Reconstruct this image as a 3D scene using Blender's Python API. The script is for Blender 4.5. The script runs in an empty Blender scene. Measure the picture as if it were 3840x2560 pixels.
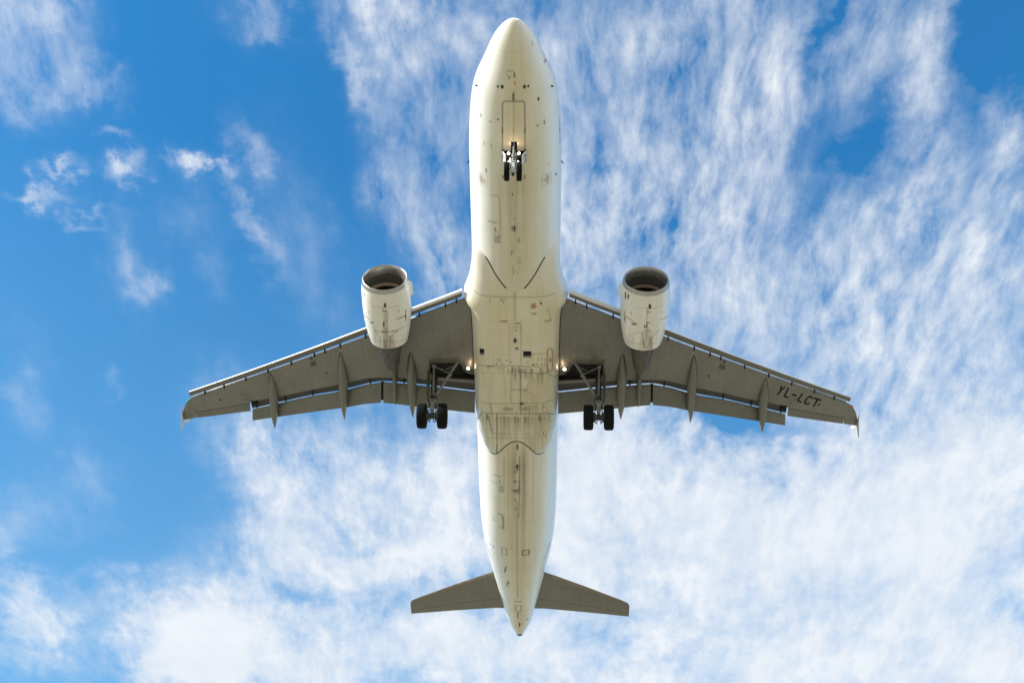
import bpy, bmesh, math, random
import numpy as np
from mathutils import Vector, Matrix, noise

random.seed(7)
rng = np.random.default_rng(11)
scene = bpy.context.scene
COL = scene.collection
rad = math.radians

# ------------------------------------------------------------------ aircraft attitude and camera
# Aircraft axes: X to its left wing, Y aft from the nose tip, Z up; metres.
PITCH = Matrix.Rotation(rad(-4.0), 4, 'X')                       # nose-up approach attitude
CAM_LOCAL = Vector((1.3731, -19.5063, -50.9714))                 # spectator, in aircraft axes
ORIGIN = Vector((0, 0, 1.7)) - PITCH.to_3x3() @ CAM_LOCAL        # nose tip, with the eye 1.7 m above ground
PLACE = Matrix.Translation(ORIGIN) @ PITCH

cam_data = bpy.data.cameras.new('camera')
cam_data.sensor_width = 36.0
cam_data.lens = 46.2
cam_data.clip_end = 20000
cam = bpy.data.objects.new('camera', cam_data)
COL.objects.link(cam)
_r = Vector((0.99963807, 0.00849148, 0.02552711))
_u = Vector((-0.00766599, -0.81962817, 0.57284456))
_d = Vector((-0.02578703, 0.57283292, 0.81926643))
_m = Matrix((_r, _u, -_d)).transposed()
cam.matrix_world = Matrix.Translation((0, 0, 1.7)) @ (PITCH.to_3x3() @ _m).to_4x4()
scene.camera = cam

# ------------------------------------------------------------------ light
SUN_EL, SUN_AZ = rad(28), rad(241)            # azimuth clockwise from +Y
sd = Vector((math.cos(SUN_EL) * math.sin(SUN_AZ), math.cos(SUN_EL) * math.cos(SUN_AZ), math.sin(SUN_EL)))
sun_data = bpy.data.lights.new('sun', 'SUN')
sun_data.energy = 4.9
sun_data.angle = rad(0.53)
sun_data.color = (1.0, 0.965, 0.91)
sun = bpy.data.objects.new('sun', sun_data)
sun.rotation_euler = sd.to_track_quat('Z', 'Y').to_euler()
sun.location = (0, 0, 300)
COL.objects.link(sun)

scene.view_settings.view_transform = 'Standard'
scene.view_settings.look = 'None'
scene.view_settings.gamma = 1.0
scene.view_settings.exposure = 0.75
SKY_STRENGTH = 0.1
SKY_TINT = (0.27, 1.19, 1.66)
HAZE_COL = (1.9, 4.0, 5.9)
CLOUD_COL = (5.25, 5.5, 5.8)
GROUND_A = (.355, .318, .235); GROUND_B = (.285, .258, .19)

CLOUDS = [
 (-0.447,0.477,27.467,6.965,-0.047,-29.186,0.341),
 (-0.407,0.462,39.652,9.213,-0.092,-75.537,0.22),
 (-0.401,0.498,67.942,15.21,-0.12,-56.442,0.165),
 (-0.456,0.529,24.241,6.096,-0.118,-40.995,0.193),
 (-0.424,0.519,38.356,8.993,-0.216,-82.429,0.138),
 (-0.383,0.519,44.832,9.466,-0.216,-82.511,0.121),
 (-0.244,0.467,39.835,5.424,-0.09,-65.992,0.154),
 (-0.222,0.475,92.603,11.342,-0.161,-104.358,0.138),
 (-0.385,0.613,56.767,11.445,-0.424,-85.769,0.56),
 (-0.358,0.595,117.35,22.169,-0.342,-75.897,0.44),
 (-0.368,0.617,85,16.328,-0.51,-100.819,0.32),
 (-0.319,0.604,67.751,11.296,-0.381,-80.582,0.6),
 (-0.293,0.608,85.712,13.025,-0.677,-140.028,0.4),
 (-0.274,0.642,121.508,-42.963,-16.19,-25.931,0.176),
 (-0.256,0.685,89.238,-31.702,-18.104,-28.132,0.208),
 (-0.261,0.588,94.43,-25.807,-18.716,-37.444,0.224),
 (-0.392,0.695,76.659,-8.151,-10.822,-26.41,0.176),
 (-0.387,0.735,45.163,-4.81,-16.889,-40.258,0.24),
 (-0.313,0.715,60.765,9.362,-0.252,-33.762,0.096),
 (-0.332,0.656,31.291,5.283,-0.259,-42.889,0.064),
 (-0.466,0.638,50.231,12.151,-0.602,-108.187,0.36),
 (-0.446,0.613,63.679,14.931,-0.732,-148.049,0.224),
 (-0.43,0.657,49.825,10.995,-0.852,-141.388,0.144),
 (-0.374,0.564,74.946,15.031,-0.587,-156.297,0.2),
 (-0.152,0.461,46.834,3.868,-0.081,-66.582,0.36),
 (-0.129,0.476,30.99,2.105,-0.047,-29.412,0.256),
 (-0.094,0.504,25.005,1.175,-0.053,-23.446,0.16),
 (-0.138,0.504,45.725,3.297,-0.058,-25.706,0.24),
 (-0.172,0.524,104.675,-15.921,-7.227,-24.88,0.32),
 (-0.089,0.469,23.398,1.051,-0.062,-44.26,0.24),
 (-0.16,0.549,96.942,-32.45,-14.437,-28.683,0.288),
 (-0.119,0.553,37.669,-3.677,-4.397,-22.091,0.192),
 (-0.139,0.632,50.412,-4.168,-4.663,-22.304,0.288),
 (-0.094,0.596,37.214,-1.161,-2.038,-19.471,0.224),
 (-0.107,0.688,48.091,-8.322,-5.629,-17.305,0.272),
 (-0.088,0.723,48.869,1.888,-0.174,-22.573,0.288),
 (-0.224,0.694,38.735,-7.433,-4.482,-10.522,0.08),
 (0.131,0.608,7.102,1.081,1.64,-5.47,0.269),
 (0.025,0.492,25.322,-0.552,-0.043,-21.895,0.192),
 (0.08,0.499,26.707,5.124,5.254,-18.336,0.192),
 (0.128,0.476,24.656,4.091,4.698,-16.701,0.205),
 (0.187,0.499,38.412,4.963,3.419,-12.113,0.269),
 (0.166,0.573,26.271,1.465,3.141,-16.217,0.16),
 (0.063,0.617,25.523,2.817,2.55,-12.803,0.192),
 (0.114,0.631,18.117,1.489,3.02,-15.142,0.192),
 (0.16,0.721,16.152,0.879,2.863,-13.878,0.192),
 (0.029,0.673,36.002,-0.785,-0.088,-13.617,0.269),
 (0.07,0.795,15.835,-0.641,-0.141,-14.745,0.224),
 (0.219,0.552,61.342,17.326,9.737,-19.853,0.192),
 (0.263,0.503,37.379,6.433,8.129,-21.685,0.256),
 (0.311,0.491,50.755,-2.976,2.127,-14.4,0.384),
 (0.331,0.581,51.744,2.245,4.724,-16.41,0.256),
 (0.318,0.652,40.27,5.194,8.109,-20.298,0.32),
 (0.397,0.589,53.591,-11.995,-0.081,-18.308,0.352),
 (0.413,0.699,21.067,-4.629,-0.086,-11.916,0.352),
 (0.362,0.72,20.399,-1,2.426,-11.965,0.32),
 (0.283,0.73,20.22,-0.171,3.059,-14.925,0.352),
 (0.232,0.815,9.478,-1.129,-0.107,-10.603,0.32),
 (0.364,0.841,11.751,-2.125,-0.133,-12.335,0.32),
 (0.455,0.869,19.379,-4.298,-0.085,-7.41,0.32),
 (0.265,0.61,31.654,7.863,18.62,-37.288,-0.128),
 (0.285,0.573,69.542,16.834,9.647,-19.784,-0.112),
 (0.227,0.586,83.351,15.337,10.22,-25.969,-0.112),
 (0.175,0.626,100.412,12.757,7.505,-24.982,-0.12),
 (0.132,0.523,120.526,19.189,6.56,-22.791,-0.12),
 (0.098,0.565,119.069,14.98,5.11,-21.821,-0.12),
 (0.053,0.544,133.889,11.908,3.156,-20.569,-0.12),
 (0.377,0.472,35.816,-8.163,-0.037,-24.578,-0.375),
 (0.226,0.491,92.919,21.539,6.386,-15.409,-0.21),
 (0.234,0.662,66.105,17.06,9.142,-17.699,-0.15),
 (0.117,1.029,8.542,-0.488,-0.183,-11.903,0.899),
 (0.309,1.06,6.068,-0.848,-0.138,-8.507,1.16),
 (0.464,1.128,8.283,-1.667,-0.106,-5.91,1.015),
 (0.173,1.148,8.131,-0.633,-0.214,-11.629,0.725),
 (0.285,1.254,4.659,-0.555,-0.245,-11.614,0.797),
 (0.408,0.96,11.129,-2.126,-0.189,-13.715,0.652),
 (0.067,0.933,17.098,-0.621,-0.24,-18.501,0.652),
 (0.039,1.128,29.081,-0.634,-0.278,-15.601,0.87),
 (0.041,1.01,30.615,-0.731,-0.232,-15.583,0.58),
 (0.201,0.928,20.35,-2.004,-0.508,-39.36,-0.413),
 (0.14,1.16,33.592,-2.126,-0.836,-44.803,-0.3),
 (0.274,0.936,20.328,-2.673,-0.598,-45.537,-0.3),
 (0.154,0.902,20.568,-1.6,-0.517,-42.311,-0.3),
 (0.148,1.299,14.669,-0.929,-0.667,-30.13,-0.188),
 (-0.304,0.989,27.762,-5.712,-6.825,-11.184,0.69),
 (-0.248,0.994,15.111,-0.314,-3.678,-14.494,0.575),
 (-0.164,1,14.257,0.968,-0.177,-12.17,0.632),
 (-0.099,1.012,35.498,1.371,-0.194,-13.016,0.575),
 (-0.299,1.105,18.478,2.263,-0.347,-20.263,0.862),
 (-0.223,1.14,13.393,1.19,-0.413,-22.901,0.862),
 (-0.13,1.118,18.485,0.927,-0.509,-29.082,1.725),
 (-0.183,1.061,16.003,1.187,-0.394,-24.503,0.46),
 (-0.418,1.261,15.2,2.47,-0.251,-12.022,1.725),
 (-0.358,1.243,19.164,2.67,-0.326,-15.878,0.92),
 (-0.458,1.338,23.009,3.982,-0.445,-19.531,0.92),
 (-0.389,1.31,9.827,1.452,-0.334,-15.065,0.92),
 (-0.487,1.206,21.519,4.179,-0.561,-28.728,0.5),
 (-0.505,1.168,32.751,6.707,-0.618,-33.283,0.15),
 (-0.129,1.255,12.822,0.603,-0.329,-15.762,0.862),
 (-0.212,1.307,12.53,0.982,-0.444,-20.042,0.69),
 (-0.079,1.321,12.515,0.327,-0.448,-19.842,0.575),
 (-0.252,1.233,19.31,1.878,-0.431,-21.225,0.575),
 (-0.28,1.201,26.047,2.862,-1.049,-53.811,-0.36),
 (-0.084,1.229,32.401,0.947,-1.281,-63.167,-0.4),
 (-0.195,1.1,37.138,2.911,-1.328,-77.951,-0.32),
 (-0.029,0.512,24.97,0.235,-0.028,-11.428,0.3),
 (-0.014,0.664,25.284,0.028,-0.069,-11.094,0.3),
 (-0.027,0.817,11.705,0.086,-0.126,-12.548,0.35),
 (-0.024,1.065,13.056,0.069,-0.101,-6.199,0.575),
 (-0.031,1.294,11.875,0.087,-0.299,-13.64,0.69),
 (0.136,1.35,6.24,-0.356,-0.343,-14.662,0.87),
 (0.375,1.345,5.731,-0.86,-0.308,-13.153,0.87),
 (0.558,1.332,12.717,-2.82,-0.309,-13.3,0.87),
 (-0.297,1.352,9.217,1.013,-0.449,-19.347,0.69),
 (0.022,0.946,18.379,-0.286,-0.243,-18.274,0.435),
 (-0.621,1.249,21.063,5.162,-0.467,-22.766,0.85),
 (-0.577,1.26,41.975,9.486,-0.642,-30.886,0.45),
 (-0.614,1.125,49.803,12.682,-0.602,-34.448,0.25),
 (-0.603,1.193,32.315,7.851,-0.829,-43.31,0.4),
 (-0.577,1.067,25.56,6.264,-0.294,-18.312,0.14),
 (-0.495,1.005,33.06,-1.526,-9.46,-20.124,0.13),
 (-0.53,0.874,48.848,5.407,-4.624,-20.156,0.15),
 (-0.443,0.879,149.55,-10.922,-19.743,-44.176,0.1),
 (-0.616,1.315,15.402,3.644,-0.655,-29.573,0.2),
]

# ------------------------------------------------------------------ sky: Nishita air with a sheet of broken cirrocumulus
class Nodes:
    def __init__(self, tree):
        self.t = tree; self.n = tree.nodes; self.l = tree.links
    def put(self, sock, v):
        if isinstance(v, bpy.types.NodeSocket): self.l.new(v, sock)
        else: sock.default_value = v
    def math(self, op, a, b=0.0, c=0.0, clamp=False):
        x = self.n.new('ShaderNodeMath'); x.operation = op; x.use_clamp = clamp
        for i, v in enumerate((a, b, c)): self.put(x.inputs[i], v)
        return x.outputs[0]
    def vec(self, op, a, b=(0, 0, 0), c=(0, 0, 0)):
        x = self.n.new('ShaderNodeVectorMath'); x.operation = op
        self.put(x.inputs[0], a); self.put(x.inputs[1], b)
        if op == 'MULTIPLY_ADD': self.put(x.inputs[2], c)
        return x.outputs['Value'] if op in ('DOT_PRODUCT', 'LENGTH', 'DISTANCE') else x.outputs['Vector']
    def noise(self, v, scale, detail=4, rough=.55, dist=0.0, lac=2.0, color=False):
        x = self.n.new('ShaderNodeTexNoise')
        self.put(x.inputs['Vector'], v); self.put(x.inputs['Scale'], scale)
        self.put(x.inputs['Detail'], detail); self.put(x.inputs['Roughness'], rough)
        self.put(x.inputs['Lacunarity'], lac); self.put(x.inputs['Distortion'], dist)
        return x.outputs['Color' if color else 'Fac']
    def map(self, v, a, b, c=0.0, d=1.0, smooth=False):
        x = self.n.new('ShaderNodeMapRange'); x.clamp = True
        if smooth: x.interpolation_type = 'SMOOTHSTEP'
        for i, q in enumerate((v, a, b, c, d)): self.put(x.inputs[i], q)
        return x.outputs[0]
    def mix(self, f, a, b, kind='RGBA', blend='MIX'):
        x = self.n.new('ShaderNodeMix'); x.data_type = kind
        if kind == 'RGBA': x.blend_type = blend
        k = {'RGBA': (6, 7, 2), 'FLOAT': (2, 3, 0), 'VECTOR': (4, 5, 1)}[kind]
        self.put(x.inputs[0], f); self.put(x.inputs[k[0]], a); self.put(x.inputs[k[1]], b)
        return x.outputs[k[2]]

world = bpy.data.worlds.new('World'); scene.world = world
world.use_nodes = True
wt = world.node_tree
for n_ in list(wt.nodes): wt.nodes.remove(n_)
W = Nodes(wt)
bg = wt.nodes.new('ShaderNodeBackground'); wo = wt.nodes.new('ShaderNodeOutputWorld')
wt.links.new(bg.outputs[0], wo.inputs[0])
sky = wt.nodes.new('ShaderNodeTexSky'); sky.sky_type = 'NISHITA'
sky.sun_disc = False; sky.sun_elevation = SUN_EL; sky.sun_rotation = SUN_AZ
sky.altitude = 50; sky.air_density = 1.0; sky.dust_density = 0.6; sky.ozone_density = 1.4
tc = wt.nodes.new('ShaderNodeTexCoord')
sep = wt.nodes.new('ShaderNodeSeparateXYZ'); wt.links.new(tc.outputs['Generated'], sep.inputs[0])
dz = W.math('MAXIMUM', sep.outputs[2], 0.04)
cmb = wt.nodes.new('ShaderNodeCombineXYZ')
wt.links.new(W.math('DIVIDE', sep.outputs[0], dz), cmb.inputs[0])
wt.links.new(W.math('DIVIDE', sep.outputs[1], dz), cmb.inputs[1])
P = cmb.outputs[0]                                   # where the line of sight meets the cloud layer (layer height = 1)
# ragged edges: wander the layer position a little before looking up how cloudy it is there
wob = W.vec('SUBTRACT', W.noise(P, 9, 5, .6, color=True), (.5, .5, .5))
wob2 = W.vec('SUBTRACT', W.noise(P, 38, 4, .6, color=True), (.5, .5, .5))
Pw = W.vec('MULTIPLY_ADD', wob, (.10, .14, 0), P)
Pw = W.vec('MULTIPLY_ADD', wob2, (.026, .06, 0), Pw)
cov = None
for cx, cy, a, b, c, d, amp in CLOUDS:
    q = W.vec('SUBTRACT', Pw, (cx, cy, 0))
    u = W.vec('DOT_PRODUCT', q, (a, b, 0)); v = W.vec('DOT_PRODUCT', q, (c, d, 0))
    e = W.math('EXPONENT', W.math('MULTIPLY', W.math('MULTIPLY_ADD', u, u, W.math('MULTIPLY', v, v)), -1.0))
    cov = W.math('MULTIPLY', e, amp) if cov is None else W.math('MULTIPLY_ADD', e, amp, cov)
far = W.map(sep.outputs[2], .55, .2, 0.0, .45)       # more cloud stacked up towards the horizon
cov = W.math('ADD', cov, far)
other = W.math('MULTIPLY', W.map(W.noise(P, 1.3, 3), .35, .6), W.map(sep.outputs[1], .25, .1))
cov = W.math('MULTIPLY_ADD', other, 1.1, cov)         # unseen cloud behind the spectator, added to make the light more neutral
# texture: fibres drawn out along the wind (the layer's Y) and rounder puffs
sway = W.vec('SUBTRACT', W.noise(P, 6, 2, .5, color=True), (.5, .5, .5))
warp = W.vec('MULTIPLY_ADD', sway, (.04, .05, 0), P)
fib = W.noise(W.vec('MULTIPLY', warp, (1, .34, 1)), 37, 10, .63)
puf = W.noise(W.vec('MULTIPLY', warp, (1, .75, 1)), 13, 11, .6)
fine = W.noise(W.vec('MULTIPLY', warp, (1, .5, 1)), 62, 6, .6)
big = W.noise(W.vec('MULTIPLY', warp, (1, .22, 1)), 11, 4, .55)
lowmix = W.map(sep.outputs[2], .82, .66)
tex = W.mix(lowmix, fib, W.math('MULTIPLY_ADD', puf, .6, W.math('MULTIPLY', fib, .4)), 'FLOAT')
tex = W.math('MULTIPLY_ADD', fine, .23, W.math('MULTIPLY', tex, .53))
tex = W.math('MULTIPLY_ADD', big, .24, tex)
texn = W.map(tex, .365, .635)
covs = W.math('SUBTRACT', 1.0, W.math('EXPONENT', W.math('MULTIPLY', W.math('MAXIMUM', cov, 0.0), -1.0)))
amp_ = W.map(covs, .42, .84, 2.35, .28)
dens = W.math('MULTIPLY', covs, W.math('MULTIPLY_ADD', W.math('SUBTRACT', texn, .46), amp_, 1.0))
dens = W.map(dens, .0, .88, 0, .985)
low_air = W.map(sep.outputs[2], .84, .56, 0.0, .42)     # paler, hazier air lower down
warp2 = warp; covc = W.math('MINIMUM', cov, 1.25)
shade = W.map(W.noise(W.vec('ADD', warp2, (3.1, 1.7, 0)), 14, 6, .6), .35, .68, .0, 1.0)
thick = W.map(covc, .75, 1.2)
ccol = W.mix(W.math('MULTIPLY', shade, W.math('MULTIPLY_ADD', thick, .16, .14)), CLOUD_COL + (1,), (CLOUD_COL[0] * .72, CLOUD_COL[1] * .78, CLOUD_COL[2] * .86, 1))
blue = W.mix(1.0, sky.outputs[0], SKY_TINT + (1,), blend='MULTIPLY')
blue = W.mix(low_air, blue, HAZE_COL + (1,))
wt.links.new(W.mix(dens, blue, ccol), bg.inputs[0])
bg.inputs[1].default_value = SKY_STRENGTH

# ---- fuselage profile tables (station aft of nose in metres) ----
FY=[0,.03,.1,.39,.72,1.05,1.39,1.73,2.07,2.41,2.76,3.1,3.45,3.8,4.16,4.5,5.1,6.1,8,24,26.45,28,29.6,31.3,32.1,33,33.9,34.75,35.65,36.56,37.3,37.57]
FW=[.004,.16,.30,.60,.825,.99,1.135,1.285,1.435,1.575,1.68,1.76,1.815,1.86,1.895,1.92,1.955,1.985,1.99,1.99,1.965,1.9,1.74,1.47,1.35,1.2,1.05,.91,.755,.545,.27,.17]
BY=[0,.03,.1,.4,.8,1.3,2,3,4,5,6,8,22.5,24,26.5,28,30,32,34,36,37,37.57]
BZ=[-.555,-.66,-.77,-1.05,-1.29,-1.5,-1.73,-1.93,-2.02,-2.06,-2.07,-2.07,-2.07,-2.05,-1.87,-1.6,-1.1,-.53,.07,.68,1.0,1.19]
TY=[0,.03,.1,.4,.8,1.5,2.0,2.6,3.2,4,5,6.5,8,30,33,35.5,37,37.57]
TZ=[-.545,-.43,-.33,-.08,.18,.55,.85,1.35,1.68,1.92,2.03,2.07,2.07,2.07,2.02,1.87,1.68,1.5]
CY=[0,1,2,3.5,5,6,22,25,28,31,34,36,37.57]
CZ=[-.55,-.5,-.38,-.15,-.03,0,0,.08,.3,.6,.95,1.18,1.34]
def pch(x,xs,ys):
    """monotone cubic interpolation"""
    xs=np.asarray(xs,float);ys=np.asarray(ys,float);x=np.asarray(x,float)
    h=np.diff(xs);dl=np.diff(ys)/h
    m=np.zeros(len(xs))
    for i in range(1,len(xs)-1):
        if dl[i-1]*dl[i]>0:
            w1=2*h[i]+h[i-1];w2=h[i]+2*h[i-1];m[i]=(w1+w2)/(w1/dl[i-1]+w2/dl[i])
    m[0]=dl[0];m[-1]=dl[-1]
    k=np.clip(np.searchsorted(xs,x)-1,0,len(xs)-2)
    t=np.clip((x-xs[k])/h[k],0,1)
    return (2*t**3-3*t*t+1)*ys[k]+(t**3-2*t*t+t)*h[k]*m[k]+(-2*t**3+3*t*t)*ys[k+1]+(t**3-t*t)*h[k]*m[k+1]
def fw(y): return pch(y,FY,FW)
def fb(y): return pch(y,BY,BZ)
def ft(y): return pch(y,TY,TZ)
def fc(y): return pch(y,CY,CZ)
def zfus(x,y):
    """z of the lower fuselage skin"""
    w=fw(y);c=fc(y)
    return c-(c-fb(y))*np.sqrt(np.clip(1-(np.asarray(x)/w)**2,0,1))
# belly fairing: half width, depth, exponent along the station
AY=[9.4,10.2,10.75,11.2,11.64,12.09,12.45,12.7,12.88,13.1,13.45,14,15,17,18.7,19.8,20.35,20.96,21.27,21.55,21.75,22.1]
AW=[1.9,1.935,1.955,1.985,2.05,2.14,2.27,2.35,2.3,2.15,2.06,2.02,2.0,1.985,1.975,1.93,1.84,1.72,1.61,1.49,1.37,1.0]
DY=[9.4,10,10.43,11.3,12.1,12.5,13.2,14,18.2,19.4,20.0,20.5,20.87,21.34,21.55,21.75,22.1]
DZ=[.62,1.15,1.66,1.92,2.085,2.2,2.37,2.43,2.43,2.33,2.2,2.075,2.0,1.9,1.84,1.72,1.2]
EY=[9.4,11.5,13,15,22.2];EN=[2.9,3,3.8,4.2,4.2]
def aw(y): return pch(y,AY,AW)
def ad(y): return pch(y,DY,DZ)
def an(y): return np.interp(y,EY,EN)
def zfair(x,y):
    n=an(y);t=np.clip(np.abs(np.asarray(x))/aw(y),0,1)
    return -.6-(ad(y)-.6)*(1-t**n)**(1/n)
def zw(x): return -1.25+.089*(x-2)+.0042*np.maximum(x-2,0)**2

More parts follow.
